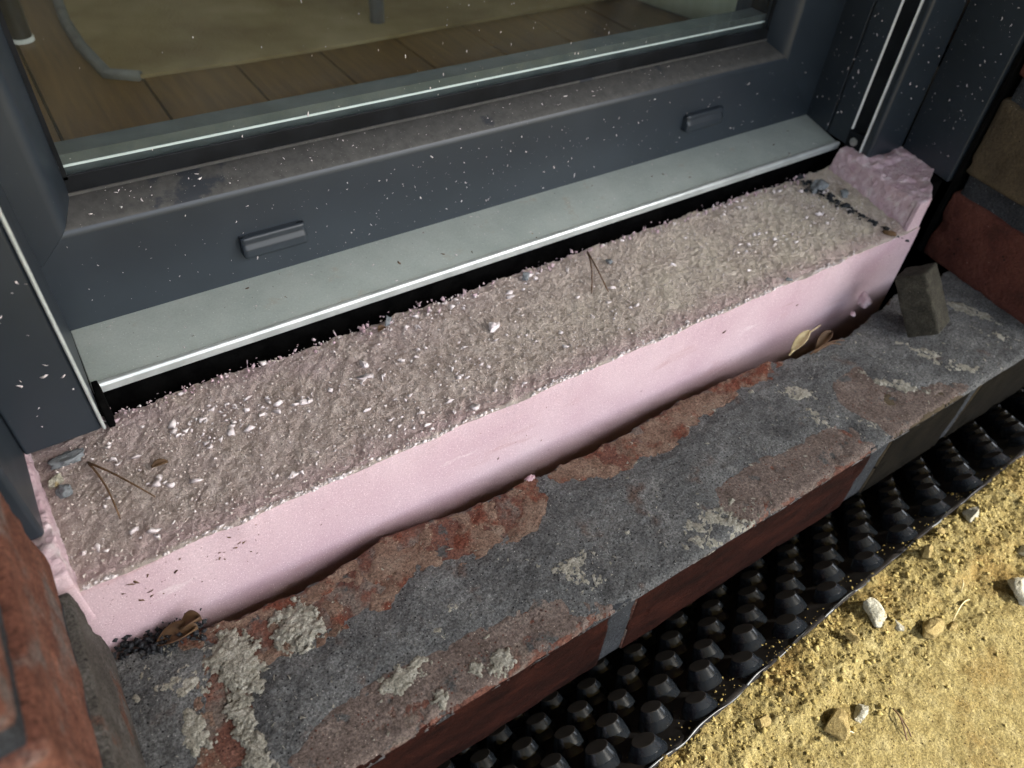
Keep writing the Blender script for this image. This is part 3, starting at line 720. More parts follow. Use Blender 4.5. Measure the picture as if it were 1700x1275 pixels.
# raised, torn lips left and right under the frames
def lip(name, rows, mat_, seed, amp, nu=60, nv=26):
    """surface lofted through polylines rows[k] = (p_front, p_back); rough"""
    rows = [(np.array(a), np.array(b)) for a, b in rows]
    U = np.linspace(0, 1, nu); kk = np.linspace(0, len(rows) - 1, nv)
    V = np.empty((nu, nv, 3))
    for q, k in enumerate(kk):
        i = min(int(k), len(rows) - 2); t = k - i
        a = rows[i][0] * (1 - t) + rows[i + 1][0] * t; b = rows[i][1] * (1 - t) + rows[i + 1][1] * t
        V[:, q] = a[None] * (1 - U[:, None]) + b[None] * U[:, None]
    n = fbm(V[..., 0] * 60, V[..., 1] * 60, V[..., 2] * 60, seed, 4, .6)
    V[..., 0] += n * amp * .6; V[..., 2] += fbm(V[..., 0] * 70, V[..., 1] * 70, V[..., 2] * 70, seed + 3, 4, .6) * amp
    ob = mk(name, V.reshape(-1, 3), grid_faces(nu, nv), mat_, foam, origin=rows[0][0], smooth=True)
    return fixn(ob)
def solid_lip(name, fmap, seg, seed, amp):
    v, f = rbox((1, 1, 1), seg, .02, seed)
    u = np.clip(v + .5, 0, 1)
    p = fmap(u[:, 0], u[:, 1], u[:, 2])
    n3 = [fbm(p[:, 0] * 75 + 3 * k, p[:, 1] * 75, p[:, 2] * 75 + 5 * k, seed + 7 * k, 5, .75) for k in range(3)]
    fr = np.clip(u[:, 1] * 12, .12, 1)                        # the front stays smooth
    p[:, 0] += n3[0] * amp * fr; p[:, 2] += n3[2] * amp * 1.2 * fr * (u[:, 2] > .3)
    p[:, 2] += np.clip(fbm(p[:, 0] * 30, p[:, 1] * 30, 0, seed + 40, 3) - .05, 0, 1) * amp * 3 * (u[:, 2] > .9) * fr
    cen = p[f].mean(1); mi = (u[f].mean(1)[:, 1] < .012).astype(int)
    mk(name, p, f, m_foamrough, foam, origin=p.mean(0), smooth=True, mats=[m_foamrough, m_foam], midx=mi)
solid_lip('left_lip', lambda a, b, c: np.stack([-.13 + a * (.126 - .012 * b), -.0015 + .25 * b, -.06 + .101 * c], 1), (36, 110, 40), 731, .0045)
def rl(a, b, c):
    y = -.0012 + .262 * b
    top = np.interp(y, [0, .05, .10, .27], [.056, .052, .047, .045])
    x0 = np.interp(y, [0, .27], [1.556, 1.625]) - .030 * (1 - c); x1 = np.interp(y, [0, .03, .06, .10, .27], [1.5835, 1.622, 1.66, 1.745, 1.76])
    return np.stack([x0 + a * (x1 - x0), y + .010 * c * (b < .05), -.06 + c * (top + .06)], 1)
solid_lip('right_lip', rl, (44, 110, 44), 735, .0045)

# ------------------------------------------------------------------ door: sill, sash, glass, guides
ZW = 5.55
asill = thing('aluminium_sill', 'grey aluminium threshold sill strip with bright front lip below the door', 'door sill', (.87, .36, .03))
v, f = prism_x([(.286, .040), (.440, .052), (.440, .038), (.300, .028)], .079, 1.672)
v = np.array(v); v[len(v) // 2:, 0] += (v[len(v) // 2:, 1] - .36) * .25
bevel(fixn(mk('plate', v, f, m_alu, asill, origin=(.87, .36, .03))), .0015, 2)
v, f = prism_x([(.2795, .0405), (.282, .0445), (.289, .0435), (.2885, .030), (.281, .028)], .079, 1.652)
bevel(fixn(mk('front_lip', v, f, m_alu_highlight, asill, origin=(.87, .28, .028))), .0012, 2)
v, f = boxv(.05, 1.75, .318, .60, -.5, .027)
mk('rubber_base', v, f, m_black, asill, origin=(.87, .4, -.5))

door = thing('patio_door', 'anthracite framed glass door with dusty bottom rail above the sill', 'door', (.87, .45, .05))
# bottom rail profile (y, z): face, rounded shoulder, dusty slope, gasket seat
YD = .408
v, f = prism_x([(YD, .046), (YD, .193), (YD + .0008, .1985), (YD + .003, .203), (YD + .007, .2068), (YD + .012, .2092), (YD + .050, .226), (.56, .226), (.56, .046)], 0, 1)
v = np.array(v); q_ = (v[:, 2] - .046) / .18
v[:, 0] = np.where(v[:, 0] < .5, -.034 + q_ * .18, 1.700 - q_ * .18)
br = mk('bottom_rail', v, f, m_frame, door, origin=(.87, .45, .05), mats=[m_frame, m_framedusty]); fixn(br)
for p in br.data.polygons:
    n = p.normal
    if abs(n.x) < .2 and n.z > .55: p.material_index = 1
bevel(br, .0003, 1, 50)
def stile(name, x0, x1, inner):
    # inner +1: glass to the right
    if inner > 0: pr_ = [(x0, YD), (x1 - .033, YD), (x1 - .0275, YD + .0008), (x1 - .023, YD + .003), (x1 - .0192, YD + .007), (x1 - .0168, YD + .012), (x1, YD + .050), (x1, .56), (x0, .56)]
    else: pr_ = [(x1, YD), (x1, .56), (x0, .56), (x0, YD + .050), (x0 + .0168, YD + .012), (x0 + .0192, YD + .007), (x0 + .023, YD + .003), (x0 + .0275, YD + .0008), (x0 + .033, YD)]
    v, f = prism_z(pr_, .046, ZW)
    v = np.array(v, float)
    n = len(pr_)                      # mitred against the bottom rail
    for k in range(n):
        d = (v[k, 0] - x0) if inner > 0 else (x1 - v[k, 0])
        v[k, 2] = .046 + d / (x1 - x0) * .180 + .00015
    ob = mk(name, v, f, m_frame, door, origin=((x0 + x1) / 2, .48, .05)); fixn(ob); bevel(ob, .0003, 1, 50); return ob
stile('stile', -.034, .146, 1)
stile('stile', 1.520, 1.700, -1)
# glass unit
GY = .462
for k, y in enumerate((GY, GY + .055)):
    v, f = boxv(.135, 1.545, y, y + .010, .20, ZW)
    mk('glass_pane', v, f, m_glass, door, origin=(.87, y, .2))
v, f = boxv(.13, 1.545, GY + .0125, GY + .0525, .20, .276)
mk('spacer_bar', v, f, m_spacer, door, origin=(.87, GY, .2))
v, f = boxv(.146, 1.53, GY + .0105, GY + .0122, .2590, .2620)
mk('spacer_edge', v, f, m_spaceredge, door, origin=(.87, GY, .2))
v, f = boxv(.1445, 1.522, GY - .0045, GY - .001, .2265, .2545)
bevel(mk('gasket', v, f, m_gasket, door, origin=(.87, GY, .2)), .002, 2)
v, f = boxv(.1445, 1.522, GY - .007, GY - .0047, .2262, .2305)
mk('gasket_bead', v, f, m_framedusty, door, origin=(.87, GY, .2))
for x0, x1 in ((.1462, .152), (1.512, 1.5195)):
    v, f = boxv(x0, x1, GY - .0045, GY - .001, .2485, ZW)
    mk('gasket', v, f, m_gasket, door, origin=(x0, GY, .2))
v, f = boxv(.13, 1.545, GY + .0125, GY + .0525, .0, .0); 
for x0, x1 in ((.10, .150), (1.514, 1.56)):
    v, f = boxv(x0, x1, GY + .0125, GY + .0525, .277, ZW)
    mk('spacer_bar', v, f, m_gasket, door, origin=(x0, GY, .2))
# drain slot covers on the bottom rail
for (pl_, pr_) in (((402, 412), (508, 380)), ((1140, 205), (1200, 186))):
    a = at(*pl_, 1, YD - .012); b = at(*pr_, 1, YD - .012)
    c = (a + b) / 2; L = b[0] - a[0]
    v, f = rbox((L, .022, .034), (14, 6, 8), .0022, 3)
    v[:, 1] += np.where(v[:, 2] > .004, .004, 0) * (v[:, 1] < 0)
    mk('drain_cover', v + np.array([c[0], YD - .006, c[2] - .004]), f, m_frame, door, origin=(c[0], YD, c[2]), smooth=True)
# frame behind the sash on both sides
v, f = boxv(.0, .078, .425, .60, .0, ZW); mk('frame_jamb', v, f, m_frame, door, origin=(.04, .5, 0))
v, f = boxv(1.70, 1.80, .44, .60, .0, ZW); mk('frame_jamb', v, f, m_frame, door, origin=(1.75, .5, 0))

ZG = .045
gl_ = thing('shutter_guide_rail', 'anthracite guide rail with a painted edge highlight on the left of the door', 'guide rail', (.03, .25, ZG), 'shutter guide rails')
v, f = prism_z([(-.014, .193), (.073, .193), (.0785, .200), (.079, .425), (-.014, .425)], ZG, ZW)
bevel(fixn(mk('rail', v, f, m_frame, gl_, origin=(.03, .25, ZG))), .004, 4, 15)
v, f = boxv(.0755, .0800, .188, .198, ZG + .003, ZW); bevel(mk('edge_highlight', v, f, m_alu_highlight, gl_, origin=(.077, .193, ZG)), .002, 2)  # pale strip that paints the highlight along the rail corner
v, f = prism_z([(-.13, .060), (-.018, .060), (-.0145, .064), (-.0145, .40), (-.13, .40)], ZG - .002, ZW)
bevel(fixn(mk('outer_frame', v, f, m_frame, gl_, origin=(-.05, .2, ZG))), .003, 3)
v, f = rbox((.010, .05, .075), (4, 6, 8), .003, 4)
mk('rubber_end', v + np.array([.0848, .262, .012]), f, m_black, gl_, origin=(.085, .262, -.02), smooth=True)

gr_ = thing('shutter_guide_rail', 'anthracite guide rail with slot and two white seals right of the door', 'guide rail', (1.68, .25, ZG), 'shutter guide rails')
# plan outline (x, y), leaning slightly as it comes forward
v, f = prism_z([(1.690, .432), (1.6635, .330), (1.8, .330), (1.8, .432)], ZG, ZW)
bevel(fixn(mk('inner_jamb', v, f, m_frame, gr_, origin=(1.70, .4, ZG))), .002, 2)
v, f = prism_z([(1.6625, .326), (1.652, .268), (1.8, .268), (1.8, .326)], ZG, ZW)
bevel(fixn(mk('inner_jamb', v, f, m_frame, gr_, origin=(1.70, .3, ZG))), .002, 2)
v, f = prism_z([(1.6545, .266), (1.6545, .219), (1.8, .219), (1.8, .266)], ZG, ZW)
fixn(mk('slot', v, f, m_gasket, gr_, origin=(1.70, .24, ZG)))
v, f = boxv(1.6500, 1.668, .2635, .2672, ZG + .037, ZW); bevel(mk('white_seal', v, f, m_white, gr_, origin=(1.655, .264, ZG)), .0015, 2)
v, f = boxv(1.6385, 1.668, .2182, .2225, ZG - .004, ZW); bevel(mk('white_seal', v, f, m_white, gr_, origin=(1.645, .222, ZG)), .0015, 2)
v, f = prism_z([(1.640, .217), (1.632, .200), (1.634, .194), (1.640, .192), (1.752, .192), (1.752, .217)], ZG - .002, ZW)
bevel(fixn(mk('front_jamb', v, f, m_frame, gr_, origin=(1.69, .2, ZG))), .003, 3, 20)
v, f = prism_z([(1.752, .190), (1.716, .050), (1.745, .046), (1.80, .046), (1.80, .190)], ZG - .003, ZW)
bevel(fixn(mk('outer_frame', v, f, m_frame, gr_, origin=(1.76, .12, ZG))), .003, 3, 20)
es = bevel(mk('end_stop', *boxv(1.6475, 1.671, .2275, .2680, ZG - .006, ZG + .036), m_gasket, gr_, origin=(1.655, .247, ZG)), .003, 2)
n_ = 16; cx, cy, cz = 1.6475, .2475, ZG + .015
SV = [(cx - .0030, cy, cz)] + [(cx - .0022, cy + .0085 * math.cos(2 * math.pi * q / n_), cz + .0085 * math.sin(2 * math.pi * q / n_)) for q in range(n_)] + [(cx + .001, cy + .0095 * math.cos(2 * math.pi * q / n_), cz + .0095 * math.sin(2 * math.pi * q / n_)) for q in range(n_)]
SF = [(0, 1 + q, 1 + (q + 1) % n_) for q in range(n_)] + [(1 + q, 1 + n_ + q, 1 + n_ + (q + 1) % n_, 1 + (q + 1) % n_) for q in range(n_)]
fixn(mk('screw', SV, SF, m_screw, es, origin=(cx, cy, cz)))

tv, tf = boxv(1.7225, 1.80, .034, .0455, ZSILL + .003, ZW)
tv2, tf2 = boxv(1.5845, 1.722, .062, .085, ZSILL + .003, .0405)
tape = bevel(mk('sealing_tape', tv + tv2, tf + [tuple(i + 8 for i in q) for q in tf2], m_black, origin=(1.65, .05, ZSILL)), .002, 2)
tag(tape, 'black foam sealing tape strip between the right frame and the brick', 'sealing tape')

# ------------------------------------------------------------------ things inside the room
tb = thing('table', 'black metal table leg with white foot cap behind the glass, upper left', 'table', at(35, 72, 2, ZF))
p0 = at(37, 68, 2, ZF)
v, f = prism_z([(p0[0] + .026 * math.cos(q * math.pi / 8), p0[1] + .026 * math.sin(q * math.pi / 8)) for q in range(16)], ZF + .010, 1.85)
bevel(fixn(mk('leg', v, f, m_blackmetal, tb, origin=p0)), .003, 2)
v, f = prism_z([(p0[0] + .028 * math.cos(q * math.pi / 8), p0[1] + .028 * math.sin(q * math.pi / 8)) for q in range(16)], ZF + .001, ZF + .0105)
fixn(mk('foot_cap', v, f, m_whiteplastic, tb, origin=p0))
p1 = at(175, 10, 2, ZF + .2)
v, f = boxv(p0[0] + .02, p0[0] + 1.0, p0[1] - .018, p0[1] + .018, ZF + .165, ZF + .20)
bevel(mk('crossbar', v, f, m_blackmetal, tb, origin=p0), .003, 2)
v, f = boxv(p0[0] - .8, p0[0] + 1.2, p0[1] - .1, p0[1] + 1.3, 1.86, 1.92)
bevel(mk('table_top', v, f, m_wood, tb, origin=p0), .006, 2)
ch = thing('chair', 'slim grey chair leg standing behind the glass, upper middle', 'chair', at(627, 45, 2, ZF))
p0 = at(627, 42, 2, ZF)
v, f = prism_z([(p0[0] + .020 * math.cos(q * math.pi / 6), p0[1] + .020 * math.sin(q * math.pi / 6)) for q in range(12)], ZF + .002, 1.15)
bevel(fixn(mk('leg', v, f, m_greymetal, ch, origin=p0)), .003, 2)
v, f = rbox((.9, .9, .08), (10, 10, 4), .03, 2); mk('seat', v + np.array([p0[0] + .4, p0[1] + .4, 1.19]), f, m_greymetal, ch, origin=p0, smooth=True)
for dx, dy in ((.8, 0), (0, .8), (.8, .8)):
    v, f = prism_z([(p0[0] + dx + .020 * math.cos(q * math.pi / 6), p0[1] + dy + .020 * math.sin(q * math.pi / 6)) for q in range(12)], ZF + .002, 1.15)
    fixn(mk('leg', v, f, m_greymetal, ch, origin=p0))
q0 = at(1072, 12, 2, ZF); q1 = at(1200, 55, 2, ZF)
dirv = (q1 - q0) / np.linalg.norm(q1 - q0); nrm = np.array([-dirv[1], dirv[0], 0])
if nrm[0] < 0: nrm = -nrm
v, f = rbox((np.linalg.norm(q1 - q0) + .5, .8, .75), (12, 8, 8), .02, 6)
R2 = np.stack([dirv, nrm, (0, 0, 1)], 1)
cb_ = (q0 + q1) / 2 + nrm * .4 + dirv * .2 + np.array([0, 0, .377])
bx = mk('storage_box', (v @ R2.T) + cb_, f, m_palebox, origin=(cb_[0], cb_[1], ZF), smooth=True)
tag(bx, 'pale green plastic box on the floor behind the glass, upper right', 'storage box')
# beige sheet standing in for a glass reflection, grey border and rounded corner
reflection_sheet = thing('reflection_sheet', 'beige sheet standing in for a glass reflection, with grey border, on the dark floor behind the glass', 'reflection_sheet', at(500, 20, 2, ZF))
def reflection_outline(px, z, off=0.0):
    return [at(a, b, 2, ZF) for a, b in px]
ro = [at(*q, 2, ZF) for q in ((96, 0), (110, 40), (135, 80), (180, 128), (235, 132), (400, 108), (560, 82), (760, 45), (1065, -8))]
ro = np.array(ro)
top_back = [ro[-1] + (0.5, 1.6, 0), ro[0] + (0.2, 1.8, 0)]
outl = np.array(list(ro) + top_back)
v = np.concatenate([outl + (0, 0, .002), outl + (0, 0, .010)]); n = len(outl)
f = [tuple(range(n, 2 * n)), tuple(range(n))[::-1]] + [(i, (i + 1) % n, n + (i + 1) % n, n + i) for i in range(n)]
fixn(mk('beige_face', v, f, m_reflection, reflection_sheet, origin=ro[3]))
tube([p + (0, 0, .006) for p in np.concatenate([[ro[0] + (.2, 1.8, 0)], ro[:5]])], .014, 8, 'border', m_reflection_edge, reflection_sheet)

# ------------------------------------------------------------------ small stones on the sand
def on_sand(px, py):
    z_ = ZE
    for _ in range(6):
        p = at(px, py, 2, z_); z_ = float(sand_z2(p[0], p[1]))
    return at(px, py, 2, z_)
stones = [  # px, py, size, material, label
    (1450, 1018, (.021, .017, .015), m_stone, 'large pale grey stone at the edge of the sand', 11),
    (1541, 1050, (.020, .014, .014), m_stone2, 'sand coated angular stone in the trodden sand', 12),
    (1534, 922, (.008, .010, .020), m_stone2, 'upright wedge of sandstone leaning at the membrane edge', 13),
    (1692, 985, (.020, .022, .017), m_stone, 'pale pitted stone cut by the right edge', 14),
    (1612, 856, (.017, .012, .012), m_stone, 'whitish stone beside the clear membrane lip', 15),
    (1427, 1187, (.008, .012, .010), m_stone, 'small pale chip standing in the loose sand', 16),
    (1384, 1208, (.022, .017, .013), m_stone2, 'round lump of crusted sand near the bottom', 17),
    (1491, 1041, (.010, .005, .005), m_stone, 'thin white chip left of the sand coated stone', 18),
    (1262, 1200, (.011, .009, .007), m_stone2, 'small yellowish stone low on the sand slope', 19),
    (1697, 920, (.010, .010, .010), m_stone, 'small pale pebble at the right edge above the pitted stone', 20),
    (1559, 884, (.008, .006, .007), m_stone2, 'small sandy pebble on the crest by the membrane', 21),
    (1578, 1041, (.008, .006, .006), m_stone2, 'little sandy pebble right of the sand coated stone', 22),
    (1415, 1060, (.013, .009, .007), m_stone2, 'flat sandy clod below the large pale stone', 23),
]
for px, py, sz, mt, lab, sd in stones:
    p = on_sand(px, py)
    sz = tuple(1.3 * q for q in sz)
    ob = rock(p + (0, 0, sz[2] * .45), sz, sd, mt, 'stone', rot=sd * 1.3, tilt=.2 * math.sin(sd))
    tag(ob, lab, 'stone', 'stones in the sand')
# loose grains
n = 9000
gxx = rng.uniform(.42, 1.70, n); gtt = np.abs(rng.normal(0, .10, n)) + .004
mask = rng.uniform(size=n) < .7 * (1 / (1 + np.exp(((gtt - .14) + .10 * (.95 - gxx)) * 60)) * .9 + .12)
gxx, gtt = gxx[mask], gtt[mask]; gyy = edge_y(gxx) - gtt
gs = .0008 + .0036 * rng.uniform(size=len(gxx)) ** 7
pts = np.stack([gxx, gyy, sand_z2(gxx, gyy) + gs * .45], 1)
g = crumbs('sand_grains', pts, np.stack([gs, gs * .85, gs * .8], 1), m_grain, ico=True)
tag(g, 'loose crumbs of yellow sand along the membrane edge', 'sand', kind='stuff')
n = 420
px_ = rng.uniform(.35, 1.75, n); ps_ = np.abs(rng.normal(0, .03, n)) - .008
pg = sheet(px_, ps_) + sheet_n(px_) * .0015
pz = .0007 + .0022 * rng.uniform(size=n) ** 4
g = crumbs('spilled_sand', pg, np.stack([pz, pz * .85, pz * .8], 1), m_grain, normals=sheet_n(px_), ico=True)
tag(g, 'sand grains spilled over the edge onto the black membrane', 'sand', kind='stuff')
# dry straws on the sand
for k, (a, b, bend, lab) in enumerate([((1480, 1178), (1503, 1232), .004, 'thin dark dry stalk lying on the lower sand'), ((1487, 1185), (1510, 1225), -.003, 'second thin dark stalk beside the first on the sand'),
                                 ((1580, 1032), (1607, 998), .005, 'pale curved straw right of the sand coated stone'), ((1392, 1227), (1415, 1219), .002, 'short pale straw under the crusted sand lump'), ((1593, 985), (1595, 965), .0, 'short straw stub in the rough sand')]):
    p, q = on_sand(*a) + (0, 0, .004), on_sand(*b) + (0, 0, .005)
    t_ = np.linspace(0, 1, 8)[:, None]
    L = p * (1 - t_) + q * t_ + np.array([bend, bend, .006]) * np.sin(t_ * math.pi)
    ob = tube(L, .0011, 5, 'dry_stalk', m_needle if k < 2 else m_straw); tag(ob, lab, 'stalk', 'dry stalks on the sand')

# ------------------------------------------------------------------ debris on the insulation and sill
def foam_z(x, y): return .003
# foam crumbs on the top: strung out in lines along the board
nC = 3400
cx_ = rng.uniform(-.01, 1.56, nC); cy_ = rng.uniform(.008, .262, nC)
dens = np.clip(1.15 - 1.05 * cx_ / 1.2, .15, 1) * (.25 + .75 * np.clip(cy_ / .2, 0, 1)) + .35 * (cy_ > .2)
cn = fbm(cx_ * 9, cy_ * 26, 0, 801, 3); dens = (dens + .5 * (cx_ > 1.15) * (cy_ > .10)) * np.clip(.30 + 2.0 * cn, .03, 1.1)
k_ = rng.uniform(size=nC) < dens
cx_, cy_ = cx_[k_], cy_[k_]; nC = len(cx_)
cl = (.0012 + .0066 * rng.uniform(size=nC) ** 4) * np.interp(cx_, [0, .7, 1.2, 1.55], [1, .75, .6, .9])
al = np.stack([np.ones(nC), rng.normal(0, .45, nC), np.zeros(nC)], 1)
g = crumbs('foam_crumbs', np.stack([cx_, cy_, .0030 + 0 * cx_ + .001 * rng.uniform(size=nC)], 1), np.stack([cl, cl * rng.uniform(.25, .9, nC), .0012 + cl * .3], 1), m_crumb, along=al, ico=True, jitter=.8)
tag(g, 'white foam flakes scattered in streaks on top of the insulation', 'foam crumbs', kind='stuff')
# bigger curls along the back arris
nB = 420
bx_ = rng.uniform(.0, 1.52, nB); by_ = .255 + rng.normal(0, .007, nB)
bl = .0014 + .0042 * rng.uniform(size=nB) ** 3
g = crumbs('foam_shreds', np.stack([bx_, by_, .004 + .005 * rng.uniform(size=nB)], 1), np.stack([bl, bl * .6, bl * .7], 1), m_foamrough, normals=rng.normal(size=(nB, 3)) * .4 + (0, 0, 1))
tag(g, 'torn pink foam shreds along the back edge of the insulation', 'foam shreds', kind='stuff')
nF = 6500
fx_ = rng.uniform(-.01, 1.58, nF); fy_ = rng.uniform(.004, .262, nF); fs = .0006 + .0015 * rng.uniform(size=nF) ** 2
g = crumbs('foam_dust', np.stack([fx_, fy_, .0026 + 0 * fx_], 1), np.stack([fs * 1.2, fs, fs], 1), m_dustcrumb, ico=False)
tag(g, 'fine pale foam dust sprinkled over the insulation top', 'foam dust', kind='stuff')
nA = 1500
ax_ = rng.uniform(.0, 1.55, nA); ax_ = ax_[rng.uniform(size=nA) < np.clip(.45 + 1.3 * fbm(ax_ * 14, 0 * ax_, 0, 811, 4), .05, 1)]; nA = len(ax_)
as_ = .0007 + .0022 * rng.uniform(size=nA) ** 3
ay_ = np.abs(rng.normal(0, .0035, nA)) + .0005 + .0045 * fbm(ax_ * 22, ax_ * 0, 0, 713, 4)
g = crumbs('foam_crust', np.stack([ax_, ay_, .0008 + 0 * ax_], 1), np.stack([as_ * 1.8, as_, as_], 1), m_crumb, along=np.tile((1., .2, 0), (nA, 1)))
tag(g, 'pale ragged crust along the front top edge of the insulation', 'foam crust', kind='stuff')
nD = 90
dpx = np.where(rng.uniform(size=nD) < .7, rng.uniform(170, 430, nD), rng.uniform(430, 1480, nD)); dl = np.interp(dpx, [150, 1500], [975, 405]); dpy = dl + rng.uniform(8, 75, nD)
dp = np.array([at(a, b, 1, -.0012) for a, b in zip(dpx, dpy)])
ds = .0004 + .0018 * rng.uniform(size=nD) ** 4
g = crumbs('dirt_specks', dp, np.stack([ds * 2.2, ds * .8, ds * .3], 1), m_needle, normals=np.tile((0, -1., 0), (nD, 1)), along=np.stack([np.ones(nD), 0 * ds, rng.normal(.2, 1.5, nD)], 1), ico=True, jitter=.8)
tag(g, 'brown dirt specks stuck to the pink front of the insulation', 'dirt specks', kind='stuff')
# crumbs clinging to the door: bottom rail, right jamb, guides, glass
def cling(name, label, gen, n, s0, s1, m_, nor, along=None, pw_=3):
    pts = gen(n); k = len(pts); s_ = s0 + (s1 - s0) * rng.uniform(size=k) ** pw_
    ob = crumbs(name, pts, np.stack([s_ * rng.uniform(.8, 3.0, k), s_ * rng.uniform(.4, 1, k), s_ * .45], 1), m_, normals=np.tile(nor, (k, 1)), along=along, ico=True, jitter=.6)
    tag(ob, label, 'foam crumbs', kind='stuff')
def clump(n, x0, x1, c):
    x = rng.uniform(x0, x1, n); return x[rng.uniform(size=n) < (.25 + .75 * np.exp(-((x - c) / .4) ** 2))]
def g_rail(n):
    x = clump(n, .11, 1.64, .75); return np.stack([x, 0 * x + YD - .0004, rng.uniform(.058, .185, len(x))], 1)
cling('foam_specks', 'white specks clinging to the dark bottom rail of the door', g_rail, 620, .0002, .0015, m_crumb, (0, -1., 0))
def g_slope(n):
    x = rng.uniform(.16, 1.5, n); t = rng.uniform(0, 1, n); return np.stack([x, YD + .013 + t * .034, .2100 + t * .015], 1)
cling('foam_specks', 'white specks on the dusty slope of the bottom rail', g_slope, 120, .0003, .0014, m_crumb, (0, -.5, .87))
def g_alu(n):
    x = rng.uniform(.09, 1.62, n); t = rng.uniform(0, 1, n); return np.stack([x, .292 + t * .11, .0412 + t * .0086], 1)
cling('grit_specks', 'dark and brown grit on the aluminium sill', g_alu, 60, .0004, .0020, m_needle, (0, 0, 1.), pw_=3)
cling('foam_specks', 'white specks on the aluminium sill', g_alu, 200, .0003, .0012, m_crumb, (0, 0, 1.))
def g_jamb(n):
    y = rng.uniform(.272, .425, n); x = 1.690 - (.432 - y) * .235; return np.stack([x - .0035, y, rng.uniform(.06, .9, n)], 1)
cling('foam_specks', 'white specks on the inner jamb left of the white seals', g_jamb, 330, .0002, .0017, m_crumb, (-1., .25, 0))
def g_outer(n):
    y = rng.uniform(.06, .186, n); x = 1.752 - (.190 - y) * .257; return np.stack([x - .0012, y, rng.uniform(.06, .9, n)], 1)
cling('foam_specks', 'white specks on the outer frame right of the white seals', g_outer, 330, .0002, .0017, m_crumb, (-1., .25, 0))
def g_front(n):
    x = rng.uniform(1.645, 1.745, n); return np.stack([x, 0 * x + .1915, rng.uniform(.06, .9, n)], 1)
cling('foam_specks', 'white specks on the narrow front face right of the seals', g_front, 160, .0002, .0016, m_crumb, (0, -1., 0))
def g_lg(n):
    x = rng.uniform(-.01, .07, n); return np.stack([x, 0 * x + .1926, rng.uniform(.06, .7, n)], 1)
cling('foam_specks', 'pale specks on the left guide rail', g_lg, 45, .0004, .0022, m_crumb, (0, -1., 0))
def g_glass(n):
    x = clump(n, .16, 1.5, 1.0); return np.stack([x, 0 * x + GY - .0003, .255 + rng.uniform(size=len(x)) ** 1.2 * .5], 1)
cling('foam_specks', 'white specks and dried drops on the outside of the glass', g_glass, 620, .0002, .0014, m_crumb, (0, -1., 0), along=(0, .0, 1.))
def g_sill(n):
    x = rng.uniform(0, 1.7, n); y = rng.uniform(YF + .005, -.01, n); k = y < back_y(x) - .006; return np.stack([x[k], y[k], 0 * x[k] + ZSILL + .0062], 1)
cling('grit_specks', 'pale grit scattered over the mortar on the brick sill', g_sill, 900, .0004, .0022, m_lime, (0, 0, 1.), pw_=5)

def seg(a, b, z_, bend, rad, name, mt, parent, n=9):
    p, q = at(*a, 2, z_), at(*b, 2, z_)
    t_ = np.linspace(0, 1, n)[:, None]
    L = p * (1 - t_) + q * t_ + np.asarray(bend)[None] * np.sin(t_ * math.pi)
    return tube(L, np.linspace(rad, rad * .55, n), 6, name, mt, parent)
for (a, b1, b2, lab) in (((975, 418), (982, 487), (1010, 485), 'brown pine needle pair lying on the middle of the insulation'),
                         ((146, 768), (200, 862), (258, 825), 'brown pine needle pair at the left end of the insulation')):
    t = thing('pine_needles', lab, 'pine needles', at(*a, 2, .006))
    seg(a, b1, .007, (.004, 0, .006), .0017, 'needle', m_needle, t); seg(a, b2, .007, (-.003, .002, .009), .0017, 'needle', m_needle, t)
def leaflet(name, label, a, b, z_, wid, mt, curl=.008, lift=(0, 0), cat='leaf'):
    p, q = at(*a, 2, z_ + lift[0]), at(*b, 2, z_ + lift[1]); d = q - p; s_ = np.cross(d, (0, 0, 1)); s_ /= np.linalg.norm(s_)
    U = np.linspace(0, 1, 12); W = np.linspace(-1, 1, 7); V = []
    for u in U:
        ww = wid * math.sin(math.pi * min(max(u * .94 + .03, 0), 1)) ** .8
        for w_ in W: V.append(p + d * u + s_ * w_ * ww + np.array([0, 0, curl * (w_ ** 2) + curl * .8 * math.sin(math.pi * u)]))
    ob = mk(name, V, grid_faces(12, 7), mt, origin=p, smooth=True)
    m2 = ob.modifiers.new('thick', 'SOLIDIFY'); m2.thickness = .0004
    return tag(ob, label, cat)
leaflet('bud_scale', 'small orange brown bud scale on the left of the insulation', (252, 778), (280, 768), .006, .006, m_leaf, .004)
leaflet('bud_scale', 'small brown bud scale at the back edge near the dark gap', (628, 552), (640, 545), .008, .006, m_leaf, .004)
leaflet('dry_leaf', 'curled brown leaf in the gap at the left below the insulation', (262, 1075), (330, 1045), ZSILL - .004, .014, m_leaf, .01, (0, .012))
leaflet('dry_leaf', 'second brown leaf piece wedged at the left gap', (300, 1050), (336, 1030), ZSILL + .002, .010, m_leaf, .012, (0, .02))
leaflet('dry_leaf', 'tan winged seed standing in the gap below the insulation, right', (1312, 588), (1343, 552), ZSILL + .002, .010, m_straw, .006, (0, .035))
leaflet('dry_leaf', 'dark brown leaf in the gap right of the tan seed', (1352, 585), (1378, 556), ZSILL + .002, .010, m_leaf, .01, (0, .025))
for k, (a, b) in enumerate((((1310, 590), (1362, 540)), ((1345, 588), (1402, 565)), ((1352, 586), (1396, 572)))):
    t = seg(a, b, ZSILL + .008, (0, 0, .012), .0016, 'pine_needle', m_straw if k == 0 else m_needle, None)
    tag(t, ['pale needle leaning on the foam above the tan seed', 'brown needle under the dark leaf in the right gap', 'lower brown needle on the sill at the right gap'][k], 'pine needle')
